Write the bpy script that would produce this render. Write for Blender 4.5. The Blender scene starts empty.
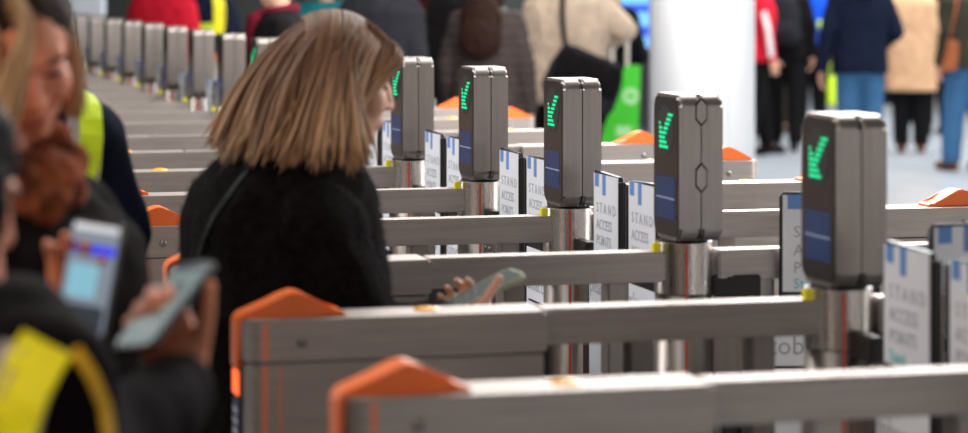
import bpy, bmesh, math, random
import numpy as np
from mathutils import Vector, Matrix, Euler, noise
from mathutils.bvhtree import BVHTree

random.seed(7); rng = np.random.default_rng(11)
R = math.radians
scene = bpy.context.scene
COL = scene.collection

# ------------------------------------------------------------------ camera
F = 2650.0                     # focal length in pixels of the 968x433 frame
HC = 1.62                      # eye height
HY = -24.0                     # pixel row of the horizon (above the frame)
cam_d = bpy.data.cameras.new('camera'); cam = bpy.data.objects.new('camera', cam_d); COL.objects.link(cam)
cam.location = (0, 0, HC); cam.rotation_euler = (R(90), 0, 0)
cam_d.sensor_width = 36.0; cam_d.lens = F/968*36.0
cam_d.shift_y = -(216.5-HY)/968.0
cam_d.clip_start = 0.1; cam_d.clip_end = 300
cam_d.dof.use_dof = True; cam_d.dof.focus_distance = 6.55; cam_d.dof.aperture_fstop = 3.1
scene.camera = cam

# ------------------------------------------------------------------ world, lights, exposure
w = bpy.data.worlds.new('hall_light'); scene.world = w; w.use_nodes = True
bg = w.node_tree.nodes['Background']; bg.inputs[0].default_value = (1.0, 0.95, 0.90, 1); bg.inputs[1].default_value = 0.13
def area(name, loc, size, power, target, col=(1,0.97,0.94)):
    d = bpy.data.lights.new(name, 'AREA'); d.shape = 'RECTANGLE'; d.size, d.size_y = size; d.energy = power; d.color = col
    o = bpy.data.objects.new(name, d); COL.objects.link(o); o.location = loc
    o.rotation_euler = (Vector(target)-Vector(loc)).to_track_quat('-Z', 'Y').to_euler()
    return o
area('ceiling_light_concourse', (5.3, 8.5, 4.2), (3.0, 14.0), 850, (2.6, 9.0, 0))
strip = area('fill_light_strip', (1.10, 10.2, 3.3), (0.9, 7.0), 330, (1.10, 10.2, 0)); strip.rotation_euler = (0, 0, math.atan2(695, F))  # added lamp to brighten the fronts of the right-hand cabinets
area('ceiling_light_gateline', (-0.6, 9.5, 4.3), (1.2, 14.0), 80, (-0.6, 9.5, 0))
area('fill_light_entry_side', (-4.2, 7.5, 3.9), (1.5, 8.0), 260, (0.3, 7.0, 1.0))  # added fill for the left-facing notices
area('fill_light_near', (-2.4, 0.8, 3.4), (1.4, 1.4), 62, (-0.6, 3.3, 1.1), (1.0, 0.80, 0.62))  # added warm fill for the people at the left edge
area('ceiling_light_hall', (5.0, 24.0, 5.0), (8.0, 16.0), 2100, (5.0, 24.0, 0), (0.95,0.98,1.0))
area('fill_light_rear_right', (12.5, -9.0, 2.4), (9.0, 4.4), 140, (1.5, 8.0, 1.0), (1.0, 0.97, 0.95))  # added fill far behind the camera, no known opening there
scene.view_settings.view_transform = 'Standard'; scene.view_settings.look = 'None'
scene.view_settings.gamma = 1.0; scene.view_settings.use_curve_mapping = False
scene.view_settings.exposure = 0.2

# ------------------------------------------------------------------ helpers
def PX(px, py, Y):
    """a point at depth Y that the photograph shows at that pixel"""
    return Vector(((px-484)*Y/F, Y, HC-(py-HY)*Y/F))

def mat(name, col, rough=0.6, metal=0.0, noise_amt=0.0, noise_scale=20, bump=0.0, bump_scale=80, emit=None, estr=0.0,
        stretch=(1,1,1), spec=0.5, sheen=0.0, trans=0.0, alpha=1.0, col2=None, sss=0.0):
    m = bpy.data.materials.new(name); m.use_nodes = True
    nt = m.node_tree; b = nt.nodes['Principled BSDF']
    b.inputs['Base Color'].default_value = (*col, 1); b.inputs['Roughness'].default_value = rough
    b.inputs['Metallic'].default_value = metal; b.inputs['Specular IOR Level'].default_value = spec
    b.inputs['Sheen Weight'].default_value = sheen; b.inputs['Transmission Weight'].default_value = trans
    b.inputs['Alpha'].default_value = alpha; b.inputs['Subsurface Weight'].default_value = sss
    if sss: b.inputs['Subsurface Radius'].default_value = (0.01, 0.004, 0.002); b.inputs['Subsurface Scale'].default_value = 1.0
    if emit: b.inputs['Emission Color'].default_value = (*emit, 1); b.inputs['Emission Strength'].default_value = estr
    if noise_amt or bump:
        tc = nt.nodes.new('ShaderNodeTexCoord'); mp = nt.nodes.new('ShaderNodeMapping'); mp.inputs['Scale'].default_value = stretch
        nt.links.new(tc.outputs['Object'], mp.inputs['Vector'])
    if noise_amt:
        n = nt.nodes.new('ShaderNodeTexNoise'); n.inputs['Scale'].default_value = noise_scale; n.inputs['Detail'].default_value = 5
        nt.links.new(mp.outputs['Vector'], n.inputs['Vector'])
        cr = nt.nodes.new('ShaderNodeValToRGB'); c2 = col2 or tuple(min(1, c*(1+noise_amt)) for c in col)
        cr.color_ramp.elements[0].position = 0.3; cr.color_ramp.elements[1].position = 0.7
        cr.color_ramp.elements[0].color = (*[c*(1-noise_amt) for c in col], 1) if not col2 else (*col, 1)
        cr.color_ramp.elements[1].color = (*c2, 1)
        nt.links.new(n.outputs['Fac'], cr.inputs['Fac']); nt.links.new(cr.outputs['Color'], b.inputs['Base Color'])
    if bump:
        n2 = nt.nodes.new('ShaderNodeTexNoise'); n2.inputs['Scale'].default_value = bump_scale; n2.inputs['Detail'].default_value = 4
        nt.links.new(mp.outputs['Vector'], n2.inputs['Vector'])
        bp = nt.nodes.new('ShaderNodeBump'); bp.inputs['Strength'].default_value = bump; bp.inputs['Distance'].default_value = 0.01
        nt.links.new(n2.outputs['Fac'], bp.inputs['Height']); nt.links.new(bp.outputs['Normal'], b.inputs['Normal'])
    return m

def link(name, mesh, m=None, parent=None, smooth=False):
    o = bpy.data.objects.new(name, mesh); COL.objects.link(o)
    if m is not None:
        mesh.materials.clear(); mesh.materials.append(m)
    if parent is not None: o.parent = parent
    if smooth and len(mesh.polygons): mesh.polygons.foreach_set('use_smooth', [True]*len(mesh.polygons))
    return o
def tag(o, label, cat, group=None):
    o['label'] = label; o['category'] = cat
    if group: o['group'] = group
    return o
def struct(o): o['kind'] = 'structure'; return o
def empty(name, loc=(0,0,0), rz=0.0):
    o = bpy.data.objects.new(name, None); COL.objects.link(o); o.location = loc; o.rotation_euler = (0,0,rz)
    o.empty_display_size = 0.1
    return o
def bm_mesh(bm, name='m'):
    bmesh.ops.recalc_face_normals(bm, faces=bm.faces)
    me = bpy.data.meshes.new(name); bm.to_mesh(me); bm.free(); return me
def box_bm(bm, x0, x1, y0, y1, z0, z1, bev=0.0, seg=2):
    r = bmesh.ops.create_cube(bm, size=1.0)
    for v in r['verts']:
        v.co = Vector((x0+(v.co.x+.5)*(x1-x0), y0+(v.co.y+.5)*(y1-y0), z0+(v.co.z+.5)*(z1-z0)))
    if bev:
        es = list({e for v in r['verts'] for e in v.link_edges})
        bmesh.ops.bevel(bm, geom=es, offset=bev, segments=seg, affect='EDGES')
def box(x0, x1, y0, y1, z0, z1, bev=0.0, seg=2):
    bm = bmesh.new(); box_bm(bm, x0, x1, y0, y1, z0, z1, bev, seg); return bm_mesh(bm)
def prism_bm(bm, pts, axis, a, b, bev=0.0, seg=2, bev_all=False):
    """closed outline pts extruded along an axis from a to b; outline coordinates are the two other axes in order"""
    def mk(p, q):
        if axis == 'x': return (q, p[0], p[1])
        if axis == 'y': return (p[0], q, p[1])
        return (p[0], p[1], q)
    v0 = [bm.verts.new(mk(p, a)) for p in pts]; v1 = [bm.verts.new(mk(p, b)) for p in pts]
    n = len(pts)
    f0 = bm.faces.new(v0); f1 = bm.faces.new(v1[::-1])
    for i in range(n): bm.faces.new((v0[i], v0[(i+1) % n], v1[(i+1) % n], v1[i]))
    if bev:
        es = list(f0.edges)+list(f1.edges)
        if bev_all: es = list({e for v in v0+v1 for e in v.link_edges})
        bmesh.ops.bevel(bm, geom=es, offset=bev, segments=seg, affect='EDGES')
def prism(pts, axis, a, b, bev=0.0, seg=2, bev_all=False):
    bm = bmesh.new(); prism_bm(bm, pts, axis, a, b, bev, seg, bev_all); return bm_mesh(bm)
def rrect(x0, x1, y0, y1, r, n=6, corners=(1,1,1,1)):
    """corners: (x0y0, x1y0, x1y1, x0y1)"""
    out = []
    for k, (cx, cy, a0) in enumerate(((x0, y0, 180), (x1, y0, 270), (x1, y1, 0), (x0, y1, 90))):
        if not corners[k]: out.append((cx, cy)); continue
        ccx = cx+r if cx == x0 else cx-r; ccy = cy+r if cy == y0 else cy-r
        for i in range(n+1):
            a = R(a0+90*i/n); out.append((ccx+r*math.cos(a), ccy+r*math.sin(a)))
    return out
def cyl(r, z0, z1, n=40, bev=0.0, axis='z', c=(0,0)):
    pts = [(c[0]+r*math.cos(2*math.pi*i/n), c[1]+r*math.sin(2*math.pi*i/n)) for i in range(n)]
    return prism(pts, axis, z0, z1, bev)
TEXT = {}
def text_mesh(s, size, extr=0.0004, bold=False):
    key = (s, size)
    if key in TEXT: return TEXT[key]
    cu = bpy.data.curves.new('t', 'FONT'); cu.body = s; cu.size = size; cu.extrude = extr; cu.resolution_u = 2
    if bold: cu.offset = size*0.02
    o = bpy.data.objects.new('t', cu); COL.objects.link(o)
    me = bpy.data.meshes.new_from_object(o.evaluated_get(bpy.context.evaluated_depsgraph_get()))
    bpy.data.objects.remove(o); bpy.data.curves.remove(cu)
    TEXT[key] = me
    return me
def copy_tree(o, parent=None):
    c = o.copy(); COL.objects.link(c); c.parent = parent
    for ch in list(o.children): copy_tree(ch, c)
    return c

# ------------------------------------------------------------------ materials
def steel(name, col, rough, sx, metal=1.0):
    m = mat(name, col, rough, metal, noise_amt=0.10, noise_scale=6, bump=0.0, stretch=sx)
    nt = m.node_tree; b = nt.nodes['Principled BSDF']
    tc = nt.nodes.new('ShaderNodeTexCoord'); mp = nt.nodes.new('ShaderNodeMapping'); mp.inputs['Scale'].default_value = sx
    n = nt.nodes.new('ShaderNodeTexNoise'); n.inputs['Scale'].default_value = 60; n.inputs['Detail'].default_value = 3
    mr = nt.nodes.new('ShaderNodeMapRange'); mr.inputs['To Min'].default_value = rough-0.08; mr.inputs['To Max'].default_value = rough+0.12
    nt.links.new(tc.outputs['Object'], mp.inputs['Vector']); nt.links.new(mp.outputs['Vector'], n.inputs['Vector'])
    nt.links.new(n.outputs['Fac'], mr.inputs['Value']); nt.links.new(mr.outputs['Result'], b.inputs['Roughness'])
    return m
M = {}
M['steel'] = steel('brushed_steel_horizontal', (0.43, 0.385, 0.36), 0.50, (1.0, 12, 14))
M['steel_v'] = steel('brushed_steel_vertical', (0.31, 0.28, 0.26), 0.36, (12, 12, 0.6))
M['post'] = steel('polished_post_steel', (0.60, 0.56, 0.53), 0.26, (8, 8, 0.5))
M['dark'] = mat('dark_plastic', (0.015, 0.014, 0.015), 0.45)
M['face'] = mat('dark_display_face', (0.055, 0.050, 0.048), 0.28, 0.6)
M['seam'] = mat('seam_black', (0.01, 0.01, 0.01), 0.7)
M['orange'] = mat('orange_cap_plastic', (0.86, 0.17, 0.03), 0.38, noise_amt=0.06, noise_scale=12)
M['amber'] = mat('amber_lens', (0.85, 0.38, 0.02), 0.25)
M['salmon'] = mat('salmon_reflection', (0.75, 0.24, 0.15), 0.35)  # orange reflection in the steel, put in as a colour
M['bolt'] = mat('bolt_steel', (0.28, 0.25, 0.24), 0.35, 1.0)
M['yellow'] = mat('yellow_marker', (0.85, 0.78, 0.02), 0.5)
M['redline'] = mat('red_post_line', (0.55, 0.09, 0.06), 0.4)
M['green_led'] = mat('green_led', (0.0, 0.3, 0.12), 0.4, emit=(0.0, 0.72, 0.28), estr=1.0)
M['led_off'] = mat('unlit_led', (0.02, 0.03, 0.025), 0.4)
M['red_led'] = mat('orange_red_led', (0.6, 0.1, 0.02), 0.4, emit=(1.0, 0.13, 0.02), estr=1.3)
M['screen'] = mat('blue_reader_screen', (0.006, 0.02, 0.07), 0.35, emit=(0.006, 0.04, 0.16), estr=0.2)
M['screenline'] = mat('reader_screen_line', (0.2, 0.25, 0.35), 0.3, emit=(0.3, 0.4, 0.6), estr=0.3)
M['paper'] = mat('white_paper', (0.74, 0.77, 0.84), 0.55, noise_amt=0.03, noise_scale=9)
M['tape'] = mat('blue_tape', (0.12, 0.27, 0.62), 0.5)
M['ink'] = mat('grey_ink', (0.38, 0.40, 0.44), 0.6)
M['cyan_ink'] = mat('cyan_ink', (0.10, 0.55, 0.62), 0.6)
M['black_ink'] = mat('black_ink', (0.01, 0.01, 0.012), 0.6)
M['navy_sticker'] = mat('navy_sticker', (0.03, 0.05, 0.15), 0.4)
M['acrylic'] = mat('black_acrylic', (0.012, 0.013, 0.018), 0.2)

# ------------------------------------------------------------------ setting
bm = bmesh.new(); box_bm(bm, -16, 24, -14, 62, -0.1, 0.0)
fm = mat('pale_terrazzo', (0.36, 0.385, 0.41), 0.22, noise_amt=0.10, noise_scale=2.5)
struct(link('floor', bm_mesh(bm), fm))
struct(link('wall_left', box(-14, 0.9, 26.0, 26.3, 0, 4.6), mat('dark_green_grey_cladding', (0.030, 0.036, 0.034), 0.5, noise_amt=0.2, noise_scale=1.5)))
struct(link('wall_back', box(-14, 22, 60.0, 60.3, 0, 6), mat('pale_grey_wall', (0.50, 0.53, 0.56), 0.6, noise_amt=0.08, noise_scale=0.6)))
# joints in the dark cladding
for i in range(9):
    link('cladding_strip', box(-13+i*1.6, -12.98+i*1.6, 25.985, 26.0, 0, 4.6), M['seam'], bpy.data.objects['wall_left'])
# round white column behind the gates
Yc = 15.0; cx = (702-484)*Yc/F
col_m = mat('white_column_paint', (0.80, 0.80, 0.82), 0.45, noise_amt=0.02, noise_scale=3)
colr = empty('white_column', (cx, Yc, 0)); tag(colr, 'thick round white column rising behind the ticket gates', 'column')
link('shaft', cyl(0.298, 0.0, 4.2, 64), col_m, colr, smooth=False)
me = colr.children[0].data
for p in me.polygons: p.use_smooth = len(p.vertices) == 4
link('base_collar', cyl(0.315, 0.0, 0.12, 64, 0.004), M['steel'], colr)
for a in (-62, 24, 118, 204, 290):
    j = link('joint', box(-0.004, 0.004, -0.3005, -0.2975, 0.12, 4.2), mat('column_joint', (0.45,0.45,0.47), 0.6), colr); j.rotation_euler = (0, 0, R(a))
# slim white panel far left
Yp = 22.0
pr = empty('white_panel', ((85-484)*Yp/F, Yp, 0)); tag(pr, 'plain white square pillar in front of the dark wall', 'pillar')
hw = 19*Yp/F
link('shaft', box(-hw, hw, -0.1, 0.1, HC-(16-HY)*Yp/F, 3.2, 0.01), M['paper'], pr)
link('stand', box(-hw*0.3, hw*0.3, -0.06, 0.06, 0, HC-(16-HY)*Yp/F, 0.005), M['dark'], pr)
link('foot', box(-hw*0.9, hw*0.9, -0.2, 0.2, 0, 0.03, 0.005), M['dark'], pr)

# ------------------------------------------------------------------ ticket gates
TH = math.atan2(695, F); AX = Vector((math.cos(TH), math.sin(TH), 0)); ROW = Vector((-math.sin(TH), math.cos(TH), 0))
Z0 = F/565.0; DZ = Z0*0.173
def post_pos(n):
    zu = 5.78+n; Y = Z0+n*DZ; x = -211+6095/zu
    return Vector(((x-484)*Y/F, Y, 0))
TOP = 1.052; BW = 0.058; RW = 0.032
S0, S1 = 0.562, 1.083

def outline(s_in, s_out, hw, r):
    return rrect(min(s_in, s_out), max(s_in, s_out), -hw, hw, r, 8, (1,0,0,1) if s_out < 0 else (0,1,1,0))
def make_gate():
    g = empty('ticket_gate')
    # post
    link('post', cyl(0.060, 0.965, 1.070, 48, 0.001, c=(-0.010,0)), M['post'], g)
    link('post_base', cyl(0.0595, 0.0, 0.963, 48, c=(-0.010,0)), M['steel_v'], g)
    for nm in ('post', 'post_base'):
        for c in g.children:
            if c.name.startswith(nm):
                for p in c.data.polygons: p.use_smooth = len(p.vertices) == 4
    link('post_seam', cyl(0.0585, 0.962, 0.966, 48, c=(-0.010,0)), M['seam'], g)
    rl = link('red_line', box(-0.003, 0.003, -0.0612, -0.0598, 0.40, 1.066), M['redline'], g); rl.location = (-0.010, 0, 0); rl.rotation_euler = (0, 0, R(-13))
    link('neck_ring', cyl(0.050, 1.070, 1.076, 40, c=(-0.010,0)), M['seam'], g)
    link('marker', box(-0.088, -0.0715, -0.040, -0.022, TOP, TOP+0.020, 0.002), M['yellow'], g)
    for sg in (-1, 1):
        a, b = S0*sg, S1*sg
        # handrail between post and cabinet, and what hangs below it
        x0, x1 = sorted((0.056*sg, a))
        link('rail', box(x0, x1, -RW, RW, TOP-0.062, TOP, 0.004), M['steel'], g)
        link('rail_infill', box(x0+0.012, x1-0.0, -0.022, 0.022, 0.10, 0.80, 0.004), M['dark'], g)
        link('infill_plinth', box(x0, x1, -0.06, 0.06, 0.0, 0.10, 0.004), M['steel'], g)
        for q in (0.16, 0.38):
            link('rail_bracket', box(q*sg-0.022, q*sg+0.022, -0.026, 0.026, 0.80, TOP-0.062, 0.003), M['steel_v'], g)
        # cabinet: top beam over a body
        link('cabinet_top', prism(outline(a, b, BW, 0.030), 'z', TOP-0.070, TOP, 0.004), M['steel'], g)
        link('cabinet_body', prism(outline(a+0.006*sg, b-0.004*sg, BW-0.003, 0.028), 'z', 0.0, TOP-0.073, 0.002), M['steel'], g)
        link('cabinet_seam', prism(outline(a+0.010*sg, b-0.009*sg, BW-0.008, 0.026), 'z', TOP-0.075, TOP-0.068), M['seam'], g)
        # orange hump over the end
        prof = [(0,-0.082),(0.006,-0.082),(0.006,-0.008),(0.0035,0.000),(-0.004,0.007),(-0.060,0.030),(-0.078,0.0385),(-0.090,0.0420),(-0.102,0.0405),
                (-0.115,0.0345),(-0.146,0.0145),(-0.156,0.0105),(-0.172,0.0085),(-0.178,0.005),(-0.180,0.0),(0,0.0)]
        if sg > 0: prof = [(-0.012, 0.0), (-0.013, 0.004), (-0.020, 0.009)]+prof[5:15]   # only the entry side wraps over the end
        pts = [(b+p[0]*sg, TOP+p[1]) for p in prof]
        link('end_cap', prism(pts, 'y', -0.034, 0.034, 0.0035, 2), M['orange'], g)
        # amber lens on top, screw on each side
        cxs = 0.755*sg
        bmm = bmesh.new(); bmesh.ops.create_uvsphere(bmm, u_segments=20, v_segments=10, radius=1)
        for v in bmm.verts: v.co = Vector((cxs+v.co.x*0.024, 0.012+v.co.y*0.030, TOP+v.co.z*0.006))
        link('lens', bm_mesh(bmm), M['amber'], g, smooth=True)
        for sd in (-1, 1):
            bmm = bmesh.new(); bmesh.ops.create_uvsphere(bmm, u_segments=16, v_segments=8, radius=1)
            for v in bmm.verts: v.co = Vector(((S1-0.098)*sg+v.co.x*0.009, sd*(BW+0.001)+v.co.y*0.005, TOP-0.038+v.co.z*0.009))
            link('screw', bm_mesh(bmm), M['bolt'], g, smooth=True)
            if sg < 0:  # strips and line painted as an orange reflection on the steel corner
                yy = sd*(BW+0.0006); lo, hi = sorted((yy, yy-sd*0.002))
                link('reflection_strip', box(b+0.032, b+0.043, lo, hi, TOP-0.067, TOP-0.006), M['salmon'], g)
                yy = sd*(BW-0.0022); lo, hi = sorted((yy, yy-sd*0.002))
                link('reflection_strip', box(b+0.032, b+0.043, lo, hi, 0.12, TOP-0.076), M['salmon'], g)
                link('reflection_line', box(b+0.060, b+0.065, lo, hi, 0.12, TOP-0.078), M['salmon'], g)
        # end panel with indicator and stickers
        e0 = b+0.0015*sg; e1 = b-0.012*sg; lo, hi = sorted((e0, e1))
        link('end_panel', box(lo, hi, -0.030, 0.030, 0.40, TOP-0.084, 0.002), M['dark'], g)
        lo, hi = sorted((b+0.004*sg, e0-0.001*sg))
        link('indicator', box(lo, hi, -0.027, 0.027, TOP-0.128, TOP-0.088, 0.001), M['red_led'] if sg < 0 else M['seam'], g)
        lo, hi = sorted((b+0.003*sg, e0-0.001*sg))
        st = link('sticker', box(lo, hi, -0.028, 0.028, 0.62, TOP-0.140, 0.0005), M['navy_sticker'], g)
        lo, hi = sorted((b+0.0038*sg, b+0.0025*sg))
        for i in range(4):
            link('sticker_bar', box(lo, hi, -0.022, 0.022, 0.895-i*0.018, 0.901-i*0.018), M['paper'], st)
        for i in range(3):
            for j in range(2):
                link('sticker_square', box(lo, hi, -0.024+j*0.025, -0.002+j*0.025, 0.790-i*0.045, 0.825-i*0.045), M['paper'], st)
    # reader head
    hz0, hz1, hy, hx = 1.076, 1.377, 0.083, 0.047
    for sg in (-1, 1):
        x0, x1 = sorted((0.0012*sg, hx*sg))
        h = link('reader_head', prism(rrect(-hy, hy, hz0, hz1, 0.026, 8), 'x', x0, x1, 0.006, 3), M['steel_v'], g)
        bmn = h.data
        for p in bmn.polygons: p.use_smooth = True
        bmn.set_sharp_from_angle(angle=R(40))
        lo, hi = sorted((hx*sg+0.0018*sg, hx*sg-0.001*sg))
        link('face_plate', prism(rrect(-hy+0.007, hy-0.007, hz0+0.008, hz1-0.007, 0.02, 8), 'x', lo, hi, 0.001), M['face'], h)
        f1 = hx*sg+0.0024*sg; lo, hi = sorted((f1, f1-0.003*sg))
        link('arrow_disc', cyl(0.052, lo, hi, 36, axis='x', c=(0.0, 1.301)), M['seam'], h)
        lo, hi = sorted((f1+0.0012*sg, f1-0.002*sg))
        bmm = bmesh.new()
        # seen from in front of the face: u to the reader's right, v up
        dots = set()
        for k in range(6): dots.add((0, k)); dots.add((k, 0))
        for k in range(8): dots.add((k, k)); dots.add((k+1, k)); dots.add((k, k+1)) if k < 7 else None
        for k in range(6): dots.add((1, k)) if k < 5 else None; dots.add((k, 1)) if k < 5 else None
        for (u, v) in dots:
            yy = (3.6-u)*0.0094*(1 if sg < 0 else -1)
            zz = 1.301+(v-3.6)*0.0096
            box_bm(bmm, lo, hi, yy-0.0029, yy+0.0029, zz-0.0029, zz+0.0029)
        link('arrow', bm_mesh(bmm), M['green_led'], h)
        f2 = hx*sg+0.0025*sg; lo, hi = sorted((f2, f2-0.003*sg))
        sc = link('screen', prism(rrect(-0.060, 0.060, 1.118, 1.205, 0.004, 3), 'x', lo, hi), M['screen'], h)
        lo, hi = sorted((f2+0.0006*sg, f2-0.002*sg))
        link('screen_line', box(lo, hi, -0.058, 0.058, 1.160, 1.1625), M['screenline'], h)
    link('head_seam', prism(rrect(-hy+0.003, hy-0.003, hz0+0.003, hz1-0.003, 0.024, 8), 'x', -0.0013, 0.0013), M['seam'], g)
    # swing paddles: one on each side, origin on the post axis, built pointing to -y (near side)
    for side in (-1, 1):
        t = 0.006
        sh = [(0.105, 0.42), (0.125, 0.40), (0.372, 0.40), (0.386, 0.42), (0.386, 1.155), (0.374, 1.168), (0.200, 1.172), (0.190, 1.160), (0.190, 0.945), (0.105, 0.945)]
        pd = link('paddle', prism([(p[0]*side, p[1]) for p in sh], 'x', -t, t, 0.001), M['acrylic'], g)
        e0, e1 = sorted((0.384*side, 0.398*side))
        link('rubber_edge', box(-0.009, 0.009, e0, e1, 0.42, 1.158, 0.003), M['dark'], pd)
        e0, e1 = sorted((0.050*side, 0.150*side))
        link('clamp', box(-0.013, 0.013, e0, e1, 0.955, 1.0, 0.003), M['dark'], pd)
        e0, e1 = sorted((0.050*side, 0.155*side))
        cl = link('clamp_plate', box(-0.015, 0.015, e0, e1, 0.80, 0.935, 0.003), M['steel_v'], pd)
        for fc in (-1, 1):
            for q in (0.085, 0.125):
                bmm = bmesh.new(); bmesh.ops.create_uvsphere(bmm, u_segments=12, v_segments=6, radius=0.005)
                for v in bmm.verts: v.co += Vector((fc*0.015, q*side, 0.90))
                link('clamp_bolt', bm_mesh(bmm), M['bolt'], pd, smooth=True)
            xa, xb = sorted((fc*t, fc*(t+0.001)))
            e0, e1 = sorted((0.196*side, 0.380*side))
            link('notice', box(xa, xb, e0, e1, 0.965, 1.166), M['paper'], pd)
            e0, e1 = sorted((0.160*side, 0.380*side))
            link('lower_notice', box(xa, xb, e0, e1, 0.50, 0.940), M['paper'], pd)
            xa, xb = sorted((fc*t, fc*(t+0.0018)))
            # left/right as read on this face: reading direction is -y on the -x face, +y on the +x face
            rd = -1 if fc < 0 else 1
            ystart = rd*((0.196) if side*rd > 0 else -0.380)
            for k, (u, ww, hh) in enumerate(((0.010, 0.030, 0.030), (0.068, 0.024, 0.047))):
                ya, yb = sorted((ystart+rd*u, ystart+rd*(u+ww)))
                link('tape', box(xa, xb, ya, yb, 1.1665-hh, 1.1665), M['tape'], pd)
            def put(s, size, u, z, m):
                o = link('lettering', text_mesh(s, size), None, pd)
                if not o.data.materials: o.data.materials.append(m)
                o.location = (fc*(t+0.0014), ystart+rd*u, z)
                o.rotation_euler = Euler((R(90), 0, R(-90 if fc < 0 else 90)))
            put('S T A N D', 0.034, 0.022, 1.078, M['ink'])
            put('ACCESS', 0.034, 0.022, 1.040, M['ink'])
            put('POINTS', 0.033, 0.022, 1.004, M['ink'])
            put('Stand', 0.030, 0.022, 0.972, M['cyan_ink'])
            ystart = rd*(0.160 if side*rd > 0 else -0.380)
            put('please', 0.050, 0.006, 0.890, M['ink'])
            put('tobacco', 0.055, 0.006, 0.835, M['ink'])
            link('notice_rule', box(xa, xb, *sorted((ystart+rd*0.02, ystart+rd*0.2)), 0.806, 0.811), M['black_ink'], pd)
    return g

GATE_LABELS = {
 -1: 'nearest steel ticket gate, its orange-capped end at the bottom edge of the picture',
 0: 'second nearest steel ticket gate, with the largest reader head at the right',
 1: 'steel ticket gate with the second largest reader head, in front of the white column',
 2: 'steel ticket gate whose reader head stands below the beige jacket and dark bag',
 3: 'steel ticket gate whose reader head stands next to the beige jacket, on its left side',
 4: 'steel ticket gate whose reader head touches the profile of the woman with brown hair',
 5: 'steel ticket gate mostly hidden behind the brown-haired woman, orange cap showing beside the white column',
 6: 'steel ticket gate with its post wholly hidden behind the head of the brown-haired woman',
 7: 'steel ticket gate whose head shows a green light just left of the brown hair',
 8: 'second head left of the brown hair, steel ticket gate in the far row',
 9: 'third head left of the brown hair, steel ticket gate in the far row',
 10: 'fourth head left of the brown hair, steel ticket gate below the red jacket',
 11: 'fifth head left of the brown hair, steel ticket gate below the red jacket',
 12: 'sixth head left of the brown hair, small steel ticket gate far back',
 13: 'seventh head left of the brown hair, small steel ticket gate far back',
 14: 'eighth head left of the brown hair, small steel ticket gate below the white pillar',
 15: 'ninth head left of the brown hair, small steel ticket gate beside the blonde hair',
 16: 'farthest small steel ticket gate, behind the blonde hair at the left',
}
gate0 = make_gate()
gates = {}
for n in range(-1, 17):
    g = gate0 if n == -1 else copy_tree(gate0)
    g.location = post_pos(n); g.rotation_euler = (0, 0, TH)
    tag(g, GATE_LABELS[n], 'ticket gate', 'ticket gates in a row')
    gates[n] = g
    if n >= 8:                                # arrows of the far gates are switched off
        for h in g.children:
            for c in h.children:
                if c.name.startswith('arrow') and not c.name.startswith('arrow_disc'):
                    c.material_slots[0].link = 'OBJECT'; c.material_slots[0].material = M['led_off']
for zc, hh in ((1.342, 0.030), (1.207, 0.032)):          # access covers over the seam of one head
    for gr_, th_, m_ in ((1.0, 0.0845, 'seam'), (0.82, 0.0852, 'steel_v')):
        w_ = 0.0125*gr_; h_ = hh*gr_
        link('access_cover', prism([(0, zc-h_), (w_, zc-h_*.55), (w_, zc+h_*.55), (0, zc+h_), (-w_, zc+h_*.55), (-w_, zc-h_*.55)], 'y', -th_, -0.080), M[m_], gates[1])
def paddles(g):
    ps = [c for c in g.children if c.name.startswith('paddle')]
    near = [c for c in ps if sum(v.co.y for v in c.data.vertices) < 0][0]; far = [c for c in ps if c is not near][0]
    return near, far
paddles(gates[1])[0].rotation_euler = (0, 0, R(76))     # the open aisle
paddles(gates[0])[1].rotation_euler = (0, 0, R(-76))
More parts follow.
